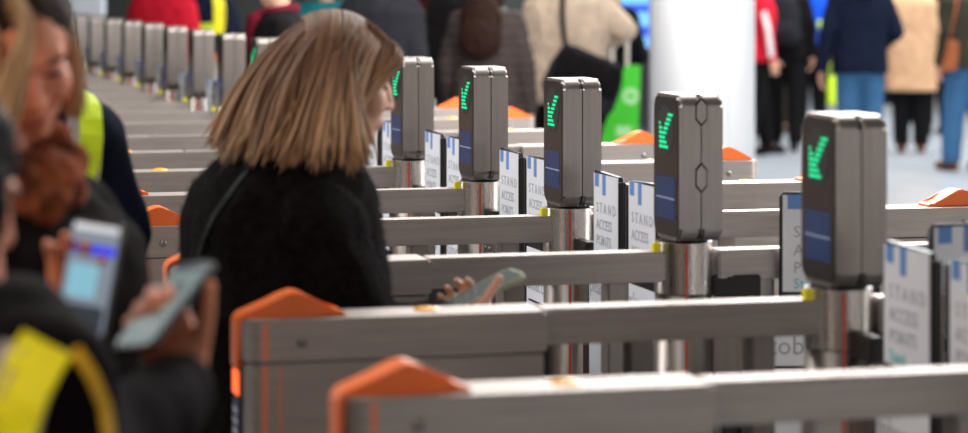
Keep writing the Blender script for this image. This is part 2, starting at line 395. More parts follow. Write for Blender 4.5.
# ------------------------------------------------------------------ people: closed blobs grown together into one skin
class Blob:
    def __init__(s): s.v = []; s.f = []
    def _add(s, vs, fs):
        o = len(s.v); s.v += [tuple(v) for v in vs]; s.f += [tuple(i+o for i in f) for f in fs]
    def ell(s, c, r, rot=None, nu=20, nv=12):
        c = Vector(c); r = Vector(r) if not isinstance(r, (int, float)) else Vector((r, r, r)); vs = []; fs = []
        rows = []
        for j in range(1, nv):
            a = math.pi*j/nv
            rows.append([len(vs)+i for i in range(nu)])
            for i in range(nu):
                b = 2*math.pi*i/nu
                p = Vector((r.x*math.sin(a)*math.cos(b), r.y*math.sin(a)*math.sin(b), r.z*math.cos(a)))
                vs.append(c+(rot @ p if rot else p))
        t = len(vs); p = Vector((0, 0, r.z)); vs.append(c+(rot @ p if rot else p)); vs.append(c-(rot @ p if rot else p))
        for j in range(len(rows)-1):
            for i in range(nu):
                k = (i+1) % nu; fs.append((rows[j][i], rows[j+1][i], rows[j+1][k], rows[j][k]))
        for i in range(nu):
            k = (i+1) % nu; fs.append((t, rows[0][i], rows[0][k])); fs.append((t+1, rows[-1][k], rows[-1][i]))
        s._add(vs, fs); return s
    def cap(s, p, q, r0, r1, n=14):
        p = Vector(p); q = Vector(q); d = q-p; L = d.length
        if L < 1e-6: return s.ell(p, r0)
        d /= L; u = d.orthogonal().normalized(); w_ = d.cross(u); vs = []; fs = []; rows = []
        st = [(-r0*math.cos(R(a)), r0*math.sin(R(a))) for a in (18, 42, 66)] + [(0, r0), (L*.5, (r0+r1)/2), (L, r1)] + [(L+r1*math.cos(R(a)), r1*math.sin(R(a))) for a in (66, 42, 18)]
        for (t, r) in st:
            rows.append([len(vs)+i for i in range(n)])
            for i in range(n):
                a = 2*math.pi*i/n; vs.append(p+d*t+u*(r*math.cos(a))+w_*(r*math.sin(a)))
        a0 = len(vs); vs.append(p-d*r0); vs.append(q+d*r1)
        for j in range(len(rows)-1):
            for i in range(n):
                k = (i+1) % n; fs.append((rows[j][i], rows[j][k], rows[j+1][k], rows[j+1][i]))
        for i in range(n):
            k = (i+1) % n; fs.append((a0, rows[0][k], rows[0][i])); fs.append((a0+1, rows[-1][i], rows[-1][k]))
        s._add(vs, fs); return s
    def chain(s, pts, rs):
        for i in range(len(pts)-1): s.cap(pts[i], pts[i+1], rs[i], rs[i+1])
        return s
    def loft(s, rings, fwd, side, n=24):
        """rings: (centre, half depth along fwd, half width along side), stacked upwards"""
        vs = []; fs = []; rows = []
        for (c, a, b) in rings:
            c = Vector(c); rows.append([len(vs)+i for i in range(n)])
            for i in range(n):
                t = 2*math.pi*i/n; ct, st = math.cos(t), math.sin(t)
                e = 0.82
                vs.append(c+fwd*(a*math.copysign(abs(ct)**e, ct))+side*(b*math.copysign(abs(st)**e, st)))
        a0 = len(vs); vs.append(Vector(rings[0][0])); vs.append(Vector(rings[-1][0]))
        for j in range(len(rows)-1):
            for i in range(n):
                k = (i+1) % n; fs.append((rows[j][i], rows[j][k], rows[j+1][k], rows[j+1][i]))
        for i in range(n):
            k = (i+1) % n; fs.append((a0, rows[0][k], rows[0][i])); fs.append((a0+1, rows[-1][i], rows[-1][k]))
        s._add(vs, fs); return s
    def build(s, name, m, parent, voxel=0.01, smooth=4, wrinkle=0.0, wscale=7.0, fold=None):
        me = bpy.data.meshes.new(name); me.from_pydata(s.v, [], s.f); me.update()
        bm_ = bmesh.new(); bm_.from_mesh(me); bmesh.ops.recalc_face_normals(bm_, faces=bm_.faces); bm_.to_mesh(me); bm_.free()
        o = bpy.data.objects.new('tmp', me); COL.objects.link(o)
        md = o.modifiers.new('r', 'REMESH'); md.mode = 'VOXEL'; md.voxel_size = voxel; md.use_smooth_shade = True
        if smooth: ms = o.modifiers.new('s', 'SMOOTH'); ms.factor = 0.5; ms.iterations = smooth
        out = bpy.data.meshes.new_from_object(o.evaluated_get(bpy.context.evaluated_depsgraph_get()))
        bpy.data.objects.remove(o); bpy.data.meshes.remove(me)
        if wrinkle:
            n = len(out.vertices); co = np.empty(n*3); out.vertices.foreach_get('co', co); co = co.reshape(-1, 3)
            no = np.empty(n*3); out.vertices.foreach_get('normal', no); no = no.reshape(-1, 3)
            d = np.array([noise.fractal(Vector((c[0]*wscale, c[1]*wscale, c[2]*wscale*0.55)), 1.0, 2.0, 3) for c in co])
            d = (1-np.abs(d)*2.2)
            co += no*(d*wrinkle)[:, None]; out.vertices.foreach_set('co', co.ravel()); out.update()
        out.name = name
        ob = link(name, out, m, None, smooth=True)
        if parent is not None:
            ob.parent = parent; ob.matrix_parent_inverse = parent_inv(parent)
        return ob
def parent_inv(p):
    return Matrix.Translation(-Vector(p.location))      # people's empties only carry a location
def child(o, p):
    o.parent = p; o.matrix_parent_inverse = parent_inv(p); return o
def frame(fwd, up=Vector((0,0,1))):
    """columns: forward, left, up"""
    f = Vector(fwd).normalized(); l = up.cross(f).normalized(); u = f.cross(l)
    return Matrix((f, l, u)).transposed()
def head_blob(b, c, Rm, s=1.0):
    def e(p, r): b.ell(c+Rm @ (Vector(p)*s), Vector(r)*s, Rm)
    e((-0.008, 0, 0.030), (0.097, 0.077, 0.090)); e((0.024, 0, -0.030), (0.066, 0.060, 0.088))
    e((0.060, 0, -0.090), (0.026, 0.028, 0.022)); e((0.055, 0.032, -0.024), (0.033, 0.030, 0.034)); e((0.055, -0.032, -0.024), (0.033, 0.030, 0.034))
    e((0.070, 0, 0.030), (0.024, 0.055, 0.016)); e((0.080, 0, -0.062), (0.014, 0.023, 0.016))
    b.cap(c+Rm @ Vector((0.086, 0, 0.014))*s, c+Rm @ Vector((0.101, 0, -0.028))*s, 0.008*s, 0.0108*s)
    e((0.092, 0.011, -0.030), (0.011, 0.009, 0.008)); e((0.092, -0.011, -0.030), (0.011, 0.009, 0.008))
    for sg in (-1, 1): e((-0.004, 0.077*sg, -0.004), (0.019, 0.009, 0.032))
def hand_blob(b, wrist, fwd, palm, thumb_side, curl=(25, 30, 25), tcurl=20, s=1.0, rad=1.0, spread=4, tdir=(0.55, 0.75, 0.35)):
    """palm: the direction the palm faces; thumb_side: direction of the thumb edge of the palm"""
    f = Vector(fwd).normalized(); t = (Vector(thumb_side)-f*Vector(thumb_side).dot(f)).normalized(); p = f.cross(t)
    if p.dot(Vector(palm)) < 0: p = -p
    Rm = Matrix((f, t, p)).transposed(); wr = Vector(wrist)
    b.ell(wr+f*0.048*s, (0.052*s, 0.040*s, 0.015*s), Rm); b.cap(wr-f*0.02*s, wr+f*0.03*s, 0.025*s, 0.026*s)
    b.ell(wr+f*0.03*s+t*0.022*s+p*0.008*s, (0.034*s, 0.018*s, 0.014*s), Rm)
    for k, (off, L) in enumerate(((0.029, 0.92), (0.010, 1.0), (-0.010, 0.94), (-0.028, 0.76))):
        q = wr+f*(0.086-0.006*abs(k-1))*s+t*off*s; a = 0.0; sp = R(spread*(1.5-k))
        rr = [0.0090, 0.0085, 0.0078, 0.0070]; pts = [q-f*0.02*s, q]
        for j, ln in enumerate((0.043, 0.027, 0.021)):
            a += R(curl[j] if not isinstance(curl[0], (tuple, list)) else curl[k][j])
            d = (f*math.cos(sp)+t*math.sin(sp))*math.cos(a)+p*math.sin(a)
            q = q+d*ln*L*s; pts.append(q)
        b.chain(pts, [r*s*rad for r in (0.010, 0.0095, 0.0087, 0.0080, 0.0070)])
    q = wr+f*0.022*s+t*0.026*s; d = (f*tdir[0]+t*tdir[1]+p*tdir[2]).normalized()
    q1 = q+d*0.042*s; d2 = (d*math.cos(R(tcurl))+(f*0.9+p*0.3).normalized()*math.sin(R(tcurl))).normalized(); q2 = q1+d2*0.033*s; q3 = q2+d2*0.022*s
    b.chain([q, q1, q2, q3], [r*s*rad for r in (0.014, 0.0115, 0.0100, 0.0082)])
    return Rm
def tubes(name, strands, m, parent, sides=5, colors=None):
    """tapered locks; strands: list of (points, radii)"""
    V = []; Fc = []; C = []
    for si, (pts, rad) in enumerate(strands):
        n = len(pts); base = len(V)
        for i in range(n):
            t = (pts[min(i+1, n-1)]-pts[max(i-1, 0)]); t = t.normalized() if t.length > 1e-9 else Vector((0, 0, -1))
            u = t.cross(Vector((0.3, 0.9, 0.2))).normalized(); w_ = t.cross(u)
            for k in range(sides):
                a = 2*math.pi*k/sides; V.append(pts[i]+u*(rad[i]*math.cos(a))+w_*(rad[i]*math.sin(a)))
                if colors is not None: C.append(colors[si][i])
        for i in range(n-1):
            for k in range(sides):
                k2 = (k+1) % sides; Fc.append((base+i*sides+k, base+i*sides+k2, base+(i+1)*sides+k2, base+(i+1)*sides+k))
        Fc.append(tuple(base+k for k in range(sides))[::-1]); Fc.append(tuple(base+(n-1)*sides+k for k in range(sides)))
    me = bpy.data.meshes.new(name); me.from_pydata([tuple(v) for v in V], [], Fc); me.update()
    if colors is not None:
        at = me.color_attributes.new('strand', 'FLOAT_COLOR', 'POINT')
        at.data.foreach_set('color', np.array([(c[0], c[1], c[2], 1) for c in C], dtype=np.float32).ravel())
    o = link(name, me, m, None, smooth=True)
    return child(o, parent) if parent is not None else o
def hair_mat(name, rough=0.5):
    m = bpy.data.materials.new(name); m.use_nodes = True; nt = m.node_tree; b = nt.nodes['Principled BSDF']
    a = nt.nodes.new('ShaderNodeAttribute'); a.attribute_name = 'strand'; nt.links.new(a.outputs['Color'], b.inputs['Base Color'])
    b.inputs['Roughness'].default_value = rough; b.inputs['Specular IOR Level'].default_value = 0.22
    return m
def bez(p, n):
    p = [Vector(q) for q in p]; out = []
    for i in range(n):
        t = i/(n-1); q = list(p)
        while len(q) > 1: q = [q[k]*(1-t)+q[k+1]*t for k in range(len(q)-1)]
        out.append(q[0])
    return out
def ribbon(name, pts, normals, width, thick, m, parent):
    """a flat strap lying on a surface"""
    bm_ = bmesh.new(); rows = []
    n = len(pts)
    for i in range(n):
        t = (pts[min(i+1, n-1)]-pts[max(i-1, 0)]).normalized(); no = normals[i].normalized(); s = t.cross(no).normalized()
        wd = width[i] if isinstance(width, (list, tuple)) else width
        rows.append([bm_.verts.new(pts[i]+s*(wd/2*a)+no*(thick*b_)) for a, b_ in ((-1, -0.6), (1, -0.6), (1, 1), (-1, 1))])
    for i in range(n-1):
        for k in range(4): bm_.faces.new((rows[i][k], rows[i][(k+1) % 4], rows[i+1][(k+1) % 4], rows[i+1][k]))
    bm_.faces.new(rows[0][::-1]); bm_.faces.new(rows[-1])
    o = link(name, bm_mesh(bm_), m, None, smooth=False)
    return child(o, parent) if parent is not None else o
def on_surface(obj, pix):
    """where the sight line of each pixel meets the garment: points and normals"""
    me = obj.data; mw = Matrix.Identity(4)
    tree = BVHTree.FromPolygons([v.co for v in me.vertices], [p.vertices for p in me.polygons])
    P, N = [], []
    for (x, y) in pix:
        d = PX(x, y, 1.0)-Vector((0, 0, HC)); d.normalize()
        h = tree.ray_cast(Vector((0, 0, HC)), d)
        if h[0] is None: continue
        n = h[1]; P.append(h[0]); N.append(n if n.dot(d) < 0 else -n)
    return P, N
def resample(pts, n):
    pts = [Vector((p[0], p[1], 0)) for p in pts]; L = [0]
    for i in range(len(pts)-1): L.append(L[-1]+(pts[i+1]-pts[i]).length)
    out = []
    for k in range(n):
        d = L[-1]*k/(n-1); i = max(j for j in range(len(L)) if L[j] <= d+1e-9); i = min(i, len(pts)-2)
        q = pts[i].lerp(pts[i+1], (d-L[i])/max(1e-9, L[i+1]-L[i])); out.append((q.x, q.y))
    return out

SKIN = mat('skin_warm', (0.62, 0.30, 0.20), 0.5, noise_amt=0.06, noise_scale=30, sss=0.12)
SKIN_L = mat('skin_light', (0.70, 0.40, 0.29), 0.5, noise_amt=0.05, noise_scale=30, sss=0.12)
LIP = mat('lips', (0.45, 0.10, 0.09), 0.45); LASH = mat('lashes', (0.02, 0.012, 0.01), 0.6)
NAIL = mat('nails', (0.72, 0.40, 0.34), 0.3)
def face_parts(parent, c, Rm, s=1.0, brow=(0.05, 0.03, 0.02)):
    bmat = mat('eyebrow_hair', brow, 0.7)
    for sg in (-1, 1):
        p = [c+Rm @ (Vector((0.0835-0.006*abs(t), 0.031*sg+0.016*t*sg, 0.006-0.003*abs(t)))*s) for t in (-1, -.5, 0, .5, 1)]
        tubes('eyelid', [(p, [0.001, 0.0028, 0.0036, 0.0028, 0.001])], LASH, parent, 6)
        p = [c+Rm @ (Vector((0.090-0.011*abs(t)*(1 if t > 0 else 0.5), 0.032*sg+0.020*t*sg, 0.031-0.004*abs(t)))*s) for t in (-1, -.5, 0, .5, 1)]
        tubes('eyebrow', [(p, [0.0022, 0.0034, 0.0034, 0.0028, 0.001])], bmat, parent, 6)
    p = [c+Rm @ (Vector((0.0905-0.012*abs(t)**2, 0.021*t, -0.061+0.003*t*t))*s) for t in (-1, -.6, -.2, .2, .6, 1)]
    tubes('lips', [(p, [0.001, 0.0045, 0.0055, 0.0055, 0.0045, 0.001])], LIP, parent, 8)

def figure(name, label, base, facing, H=1.72, jacket=None, trousers=None, hem=0.85, hair=None, hair_style='short', shoes=None,
           arms=None, bulk=1.0, group='people standing and walking beyond the gates', skin=None, voxel=0.014, lean=0.0, stride=0.0, hood=False,
           skirt=0.0, cap=None, quilt=False, headdir=None, wr=0.006):
    """a standing figure; facing in degrees from +x; arms: {side: (elbow, wrist)} as (forward, left, up) in metres for a 1.72 m person"""
    k = H/1.72; f = Vector((math.cos(R(facing)), math.sin(R(facing)), 0)); l = Vector((-f.y, f.x, 0)); B = Vector((base[0], base[1], 0))
    def L(a, b_, c): return B+f*(a*k+lean*max(0, c-0.9)*k)+l*b_*k+Vector((0, 0, c*k))
    root = empty(name, B); tag(root, label, 'person', group)
    b = Blob()
    A = {1: ((-0.02, 0.235, 1.13), (0.05, 0.245, 0.88)), -1: ((-0.02, -0.235, 1.13), (0.05, -0.245, 0.88))}
    if arms:
        for s_ in arms: A[s_] = arms[s_]
    up = (Vector((0, 0, 1))+f*lean).normalized()
    b.loft([(L(0, 0, 0.84), .08*k, .13*k), (L(0, 0, 0.93), .095*k, .145*k), (L(0, 0, 1.08), .085*k, .125*k), (L(0.01, 0, 1.28), .10*k, .15*k), (L(0, 0, 1.40), .08*k, .15*k), (L(0, 0, 1.45), .05*k, .08*k)], f, l)
    hc = L(0.025, 0, 1.605)
    b.cap(L(-0.01, 0, 1.42), L(0.005, 0, 1.53), .05*k, .047*k)
    hf = Vector(headdir).normalized() if headdir else f
    HR = frame(hf); head_blob(b, hc, HR, k*0.98)
    wr_out = {}
    for s_ in (-1, 1):
        e, w_ = L(*A[s_][0]), L(*A[s_][1]); sh = L(0, 0.165*s_, 1.395)
        b.cap(sh, e, .046*k, .037*k); b.cap(e, w_, .036*k, .026*k)
        d = (w_-e).normalized(); pal = -l*s_ if abs(d.z) > 0.6 else Vector((0, 0, 1)); th = f if abs(d.z) > 0.6 else l*s_
        hand_blob(b, w_+d*0.01, d, pal, th, curl=(22, 28, 22), rad=1.1); wr_out[s_] = (e, w_)
        st = stride*s_
        hip = L(0, 0.085*s_, 0.90); kn = L(st*0.5+0.02, 0.09*s_, 0.49); an = L(st, 0.09*s_, 0.09)
        b.cap(hip, kn, .078*k, .052*k); b.cap(kn, an, .052*k, .036*k)
        b.cap(an-Vector((0, 0, .03*k)), an+f*.14*k-Vector((0, 0, .045*k)), .034*k, .028*k)
    b.build('body', skin or SKIN, root, 0.0105, 3)
    # trousers
    t = Blob(); g_ = 1.18*bulk
    for s_ in (-1, 1):
        st = stride*s_; hip = L(0, 0.085*s_, 0.90); kn = L(st*0.5+0.02, 0.09*s_, 0.49); an = L(st, 0.09*s_, 0.095)
        t.cap(hip, kn, .086*k*g_*.95, .064*k*g_); t.cap(kn, an+Vector((0, 0, 0.02)), .064*k*g_, .055*k*g_)
    t.loft([(L(0, 0, 0.82), .10*k*g_, .15*k), (L(0, 0, 0.92), .112*k*g_, .165*k), (L(0, 0, 1.05), .10*k*g_, .145*k)], f, l)
    t.build('trousers', trousers, root, voxel, 4, 0.006, 6)
    for s_ in (-1, 1):
        st = stride*s_; an = L(st, 0.09*s_, 0.09); sb = Blob()
        sb.cap(an-Vector((0, 0, .045*k))-f*.03*k, an+f*.16*k-Vector((0, 0, .053*k)), .046*k, .036*k); sb.cap(an, an-Vector((0, 0, .03*k)), .046*k, .046*k)
        o = sb.build('shoe', shoes or trousers, root, 0.011, 2)
        for v in o.data.vertices: v.co.z = max(v.co.z, 0.003)
    # jacket
    j = Blob(); q = 1.22*bulk
    rings = []
    hz = hem
    if hem < 0.8: rings += [(L(0, 0, hem), (.135+skirt)*k*q*.9, (.185+skirt)*k*q*.95), (L(0, 0, (hem+0.9)/2), .13*k*q*.92, .175*k*q*.95)]
    else: rings += [(L(0, 0, hem), .118*k*q, .172*k*q*.95)]
    rings += [(L(0, 0, max(hem+.06, 0.97)), .120*k*q, .170*k*q*.95), (L(0, 0, 1.10), .112*k*q, .160*k*q*.97), (L(0.01, 0, 1.28), .122*k*q, .178*k*q), (L(0, 0, 1.38), .105*k*q, .178*k*q), (L(0, 0, 1.44), .080*k*q, .125*k*q), (L(0, 0, 1.475), .062*k*q, .075*k*q)]
    j.loft(rings, f, l)
    for s_ in (-1, 1):
        e, w_ = wr_out[s_]; sh = L(0, 0.165*s_, 1.385); w2 = e.lerp(w_, 0.97)
        j.cap(sh, e, .066*k*bulk, .056*k*bulk); j.cap(e, w2, .056*k*bulk, .042*k*bulk)
        j.ell(L(0, 0.150*s_, 1.385), .072*k*bulk)
    if hood: j.ell(L(-0.09, 0, 1.46), (.085*k, .13*k, .075*k), frame(f)); j.cap(L(-0.02, -.08, 1.49), L(-0.02, .08, 1.49), .05*k, .05*k)
    jo = j.build('jacket', jacket, root, voxel, 4, wr, 9)
    if quilt:
        co = jo.data.vertices
        for v in co:
            v.co += v.normal*0.007*abs(math.sin(v.co.z*math.pi/0.055))
    # hair / hat
    if hair is not None:
        h = Blob(); c = hc
        def e(p, r): h.ell(c+HR @ (Vector(p)*k), Vector(r)*k, HR)
        e((-0.018, 0, 0.042), (0.100, 0.086, 0.092)); e((-0.045, 0, 0.0), (0.070, 0.082, 0.085))
        if hair_style == 'long':
            e((-0.080, 0, -0.09), (0.060, 0.100, 0.13)); e((-0.160, 0, -0.20), (0.060, 0.125, 0.15)); e((-0.190, 0, -0.30), (0.050, 0.13, 0.13))
            for s_ in (-1, 1): e((0.0, 0.072*s_, -0.06), (0.045, 0.022, 0.11))
        h.build('hair', hair, root, 0.009, 2, 0.004, 30)
    return root, f, l, L, jo
# ------------------------------------------------------------------ cloth colours
def cloth(name, col, bump=0.25, bs=120, rough=0.85, na=0.12, ns=14, sheen=0.0): return mat(name, col, rough, noise_amt=na, noise_scale=ns, bump=bump, bump_scale=bs, sheen=sheen, spec=0.06)
C_BLACKFUZZ = cloth('black_fuzzy_wool', (0.007, 0.006, 0.006), 1.0, 160, 0.95, 0.5, 60, 0.0)
C_BLACK = cloth('black_cloth', (0.006, 0.0055, 0.006)); C_DARKBROWN = cloth('dark_brown_black_cloth', (0.006, 0.004, 0.0038))
C_NAVY = cloth('navy_cloth', (0.008, 0.011, 0.026)); C_GREY = cloth('charcoal_cloth', (0.017, 0.017, 0.022)); C_PLUM = cloth('plum_black_cloth', (0.005, 0.003, 0.004))
C_RED = cloth('red_cloth', (0.62, 0.015, 0.035)); C_BURG = cloth('burgundy_knit', (0.10, 0.006, 0.016)); C_TEAL = cloth('teal_cloth', (0.01, 0.12, 0.14))
C_BEIGE = cloth('beige_cotton', (0.50, 0.39, 0.30)); C_CAMEL = cloth('camel_wool', (0.52, 0.31, 0.18)); C_JEANS = cloth('blue_denim', (0.045, 0.12, 0.24))
C_BLUE = cloth('bright_blue_nylon', (0.01, 0.08, 0.62)); C_OLIVE = cloth('dark_olive_cloth', (0.035, 0.032, 0.022)); C_PUFF = cloth('taupe_nylon', (0.045, 0.034, 0.032), rough=0.5)
C_WHITE = cloth('off_white_cloth', (0.6, 0.6, 0.6)); C_BROWNSHOE = cloth('brown_leather', (0.11, 0.035, 0.015), rough=0.5)
HIVIS = mat('hi_vis_yellow', (0.62, 0.86, 0.01), 0.6, noise_amt=0.05, emit=(0.45, 0.7, 0.0), estr=0.0)
HIVIS_W = mat('hi_vis_warm_yellow', (0.95, 0.86, 0.0), 0.6, noise_amt=0.05); HIVIS_O = mat('hi_vis_amber_piping', (0.75, 0.42, 0.01), 0.6)
REFLECT = mat('grey_reflective_tape', (0.30, 0.27, 0.27), 0.4)
H_DARK = cloth('dark_hair', (0.008, 0.005, 0.004), 0.6, 200, 0.5); H_BROWN = cloth('brown_hair', (0.05, 0.022, 0.014), 0.6, 200, 0.5); H_BLOND = cloth('blond_hair', (0.45, 0.28, 0.13), 0.6, 200, 0.5)
H_DARKBROWN = cloth('dark_brown_hair', (0.022, 0.010, 0.0075), 0.8, 60, 0.5)
H_GREY = cloth('ashen_hair', (0.4, 0.33, 0.27), 0.6, 200, 0.5)
GLASSY = mat('phone_glass', (0.03, 0.035, 0.04), 0.08)

def phone(name, label, c, axis, normal, scr, L_=0.150, W_=0.072, T_=0.009, case=None, shapes=()):
    """c: centre; axis: towards the top of the phone; normal: out of the screen; shapes: (u0,u1,v0,v1,material) in half sizes"""
    a = Vector(axis).normalized(); n = Vector(normal); n = (n-a*n.dot(a)).normalized(); s = a.cross(n)
    root = empty(name, c); root.rotation_euler = Matrix((s, a, n)).transposed().to_euler()
    tag(root, label, 'phone', 'phones held in hands')
    link('body', prism(rrect(-W_/2, W_/2, -L_/2, L_/2, 0.011, 6), 'z', -T_/2, T_/2, 0.002), case or M['dark'], root)
    link('screen', prism(rrect(-W_/2+0.003, W_/2-0.003, -L_/2+0.005, L_/2-0.005, 0.008, 6), 'z', T_/2-0.001, T_/2+0.0003), scr, root)
    for (u0, u1, v0, v1, m) in shapes:
        link('screen_block', box(u0*W_/2, u1*W_/2, v0*L_/2, v1*L_/2, T_/2, T_/2+0.0006), m, root)
    bmm = bmesh.new()
    for i in range(2): box_bm(bmm, -W_/2+0.006, -W_/2+0.022, L_/2-0.024-i*0.018, L_/2-0.010-i*0.018, -T_/2-0.0015, -T_/2+0.001, 0.001)
    link('camera_bump', bm_mesh(bmm), GLASSY, root)
    return root

# ------------------------------------------------------------------ woman with long brown hair walking through the gate
Y1 = 4.86; f1 = Vector((math.cos(R(18)), math.sin(R(18)), 0)); l1 = Vector((-f1.y, f1.x, 0)); Zu = Vector((0, 0, 1))
base1 = PX(282, 400, Y1); base1.z = 0
W1 = empty('person', base1); tag(W1, 'person with long brown hair in a black fuzzy coat looking down at a phone', 'person')
hc1 = PX(340, 83, Y1); hd1 = Vector((math.cos(R(10))*math.cos(R(15)), math.cos(R(10))*math.sin(R(15)), -math.sin(R(10)))); HR1 = frame(hd1)
def at1(px, z, dl=0.0, df=0.0):
    p = PX(px, 0, Y1); return Vector((p.x, p.y, z))+l1*dl+f1*df
sh_n = at1(292, 1.170, -0.175); sh_f = at1(284, 1.175, 0.175)
el_n = PX(366, 350, 4.67); wr_n = PX(452, 326, 4.66); el_f = at1(300, 0.92, 0.24); wr_f = at1(330, 0.72, 0.22)
b = Blob(); head_blob(b, hc1, HR1, 0.98)
b.chain([at1(292, 1.24), at1(318, 1.33), hc1-HR1 @ Vector((0.03, 0, 0.05))], [0.058, 0.052, 0.05])
b.loft([(at1(283, .80), .10, .15), (at1(283, 1.0), .09, .13), (at1(284, 1.14), .10, .16), (at1(290, 1.22), .08, .14), (at1(294, 1.26), .05, .07)], f1, l1)
for (s_, e_, w_) in ((sh_n, el_n, wr_n), (sh_f, el_f, wr_f)): b.cap(s_, e_, .042, .035); b.cap(e_, w_, .034, .024)
dp = Vector((0.84, 0.36, 0.40)).normalized()
hand_blob(b, wr_n+Vector((0.012, 0.012, 0.0)), (0.05, 0.98, 0.18), (-0.35, -0.1, 0.93), dp, curl=((20, 62, 52), (22, 64, 52), (26, 66, 52), (30, 66, 50)), tcurl=15, s=0.9, rad=1.0, tdir=(0.05, 0.85, 0.50))
hand_blob(b, wr_f, (0.2, 0.1, -1), (0.3, -0.9, 0), (1, 0, 0), curl=(25, 30, 25))
for sg in (-1, 1):
    hp = at1(283, .82, .085*sg); kn = at1(283, .45, .09*sg, .05*sg+.03); an = at1(283, .085, .09*sg, .16*sg)
    b.cap(hp, kn, .075, .05); b.cap(kn, an, .05, .035); b.cap(an-Zu*.03, an+f1*.13-Zu*.045, .032, .027)
b.build('body', SKIN_L, W1, 0.0048, 4)
face_parts(W1, hc1, HR1, 0.98)
t = Blob()
for sg in (-1, 1):
    hp = at1(283, .82, .085*sg); kn = at1(283, .45, .09*sg, .05*sg+.03); an = at1(283, .10, .09*sg, .16*sg)
    t.cap(hp, kn, .092, .066); t.cap(kn, an, .066, .055)
t.loft([(at1(283, .74), .11, .15), (at1(283, .98), .105, .15)], f1, l1)
t.build('trousers', C_BLACK, W1, 0.012, 4, 0.005)
for sg in (-1, 1):
    an = at1(283, .085, .09*sg, .16*sg); sb = Blob(); sb.cap(an-Zu*.04-f1*.03, an+f1*.15-Zu*.05, .044, .034); sb.cap(an, an+Zu*.06, .046, .05)
    o = sb.build('boot', C_BLACK, W1, 0.010, 2)
    for v in o.data.vertices: v.co.z = max(v.co.z, 0.003)
j = Blob()
j.loft([(at1(282, .50), .19, .25), (at1(282, .78), .182, .245), (at1(283, 1.0), .178, .236), (at1(284, 1.10), .178, .232), (at1(283, 1.175), .176, .222), (at1(286, 1.235), .160, .195), (at1(292, 1.282), .125, .150), (at1(304, 1.315), .075, .085)], f1, l1, 32)
for (s_, e_, w_, k_) in ((sh_n, el_n, wr_n, 0.80), (sh_f, el_f, wr_f, 0.95)):
    j.ell(s_, (.088, .088, .085)); j.cap(s_, e_, .080, .070); j.cap(e_, e_.lerp(w_, k_), .068, .050)
coat1 = j.build('coat', C_BLACKFUZZ, W1, 0.008, 6, 0.009, 5.0)
# short wool fibres standing off the coat
nv = len(coat1.data.vertices); V = []; Fc = []
for q in range(26000):
    v = coat1.data.vertices[random.randrange(nv)]
    if v.co.z < 0.9: continue
    d = (v.normal+Vector((random.gauss(0, .5), random.gauss(0, .5), random.gauss(-.3, .5)))).normalized(); u = d.orthogonal().normalized()*0.0006
    p = v.co+Vector((random.uniform(-.003, .003), random.uniform(-.003, .003), random.uniform(-.003, .003))); i = len(V)
    V += [tuple(p-u), tuple(p+u), tuple(p+d*random.uniform(.004, .010))]; Fc.append((i, i+1, i+2))
me = bpy.data.meshes.new('coat_fuzz'); me.from_pydata(V, [], Fc); fz = child(link('coat_fuzz', me, C_BLACKFUZZ), W1); fz['kind'] = 'stuff'
# bag strap over the back
P_, N_ = on_surface(coat1, resample([(250, 168), (236, 186), (215, 215), (203, 240), (196, 275), (192, 330)], 26))
ribbon('bag_strap', P_, N_, 0.012, 0.003, cloth('dark_green_strap', (0.006, 0.010, 0.008), 0.2, 200, 0.5), W1)
# hair: an under-volume and several hundred tapered locks
H1 = hair_mat('long_brown_hair')
hb = Blob()
def e1(p, r): hb.ell(hc1+HR1 @ Vector(p), Vector(r), HR1)
e1((-0.020, 0, 0.040), (0.098, 0.083, 0.086)); e1((-0.060, 0, -0.005), (0.075, 0.082, 0.095))
for (px, py, rr) in ((300, 85, .070), (285, 110, .072), (270, 128, .062), (300, 130, .070), (325, 125, .055)):
    hb.ell(PX(px, py, Y1+0.01), (rr, rr*1.15, rr*.9))
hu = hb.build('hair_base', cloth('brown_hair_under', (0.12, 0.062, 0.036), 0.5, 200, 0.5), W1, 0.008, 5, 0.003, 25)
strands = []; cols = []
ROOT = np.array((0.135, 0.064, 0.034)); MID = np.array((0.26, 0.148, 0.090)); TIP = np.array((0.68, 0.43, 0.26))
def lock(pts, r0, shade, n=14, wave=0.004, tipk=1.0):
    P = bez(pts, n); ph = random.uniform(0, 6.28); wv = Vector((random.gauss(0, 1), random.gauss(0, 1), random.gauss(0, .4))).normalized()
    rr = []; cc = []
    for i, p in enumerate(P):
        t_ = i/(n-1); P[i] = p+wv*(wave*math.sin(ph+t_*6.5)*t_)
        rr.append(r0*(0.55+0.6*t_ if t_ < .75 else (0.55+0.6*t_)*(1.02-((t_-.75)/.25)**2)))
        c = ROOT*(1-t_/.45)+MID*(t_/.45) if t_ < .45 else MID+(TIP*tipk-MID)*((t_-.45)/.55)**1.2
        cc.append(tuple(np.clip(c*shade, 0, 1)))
    strands.append((P, rr)); cols.append(cc)
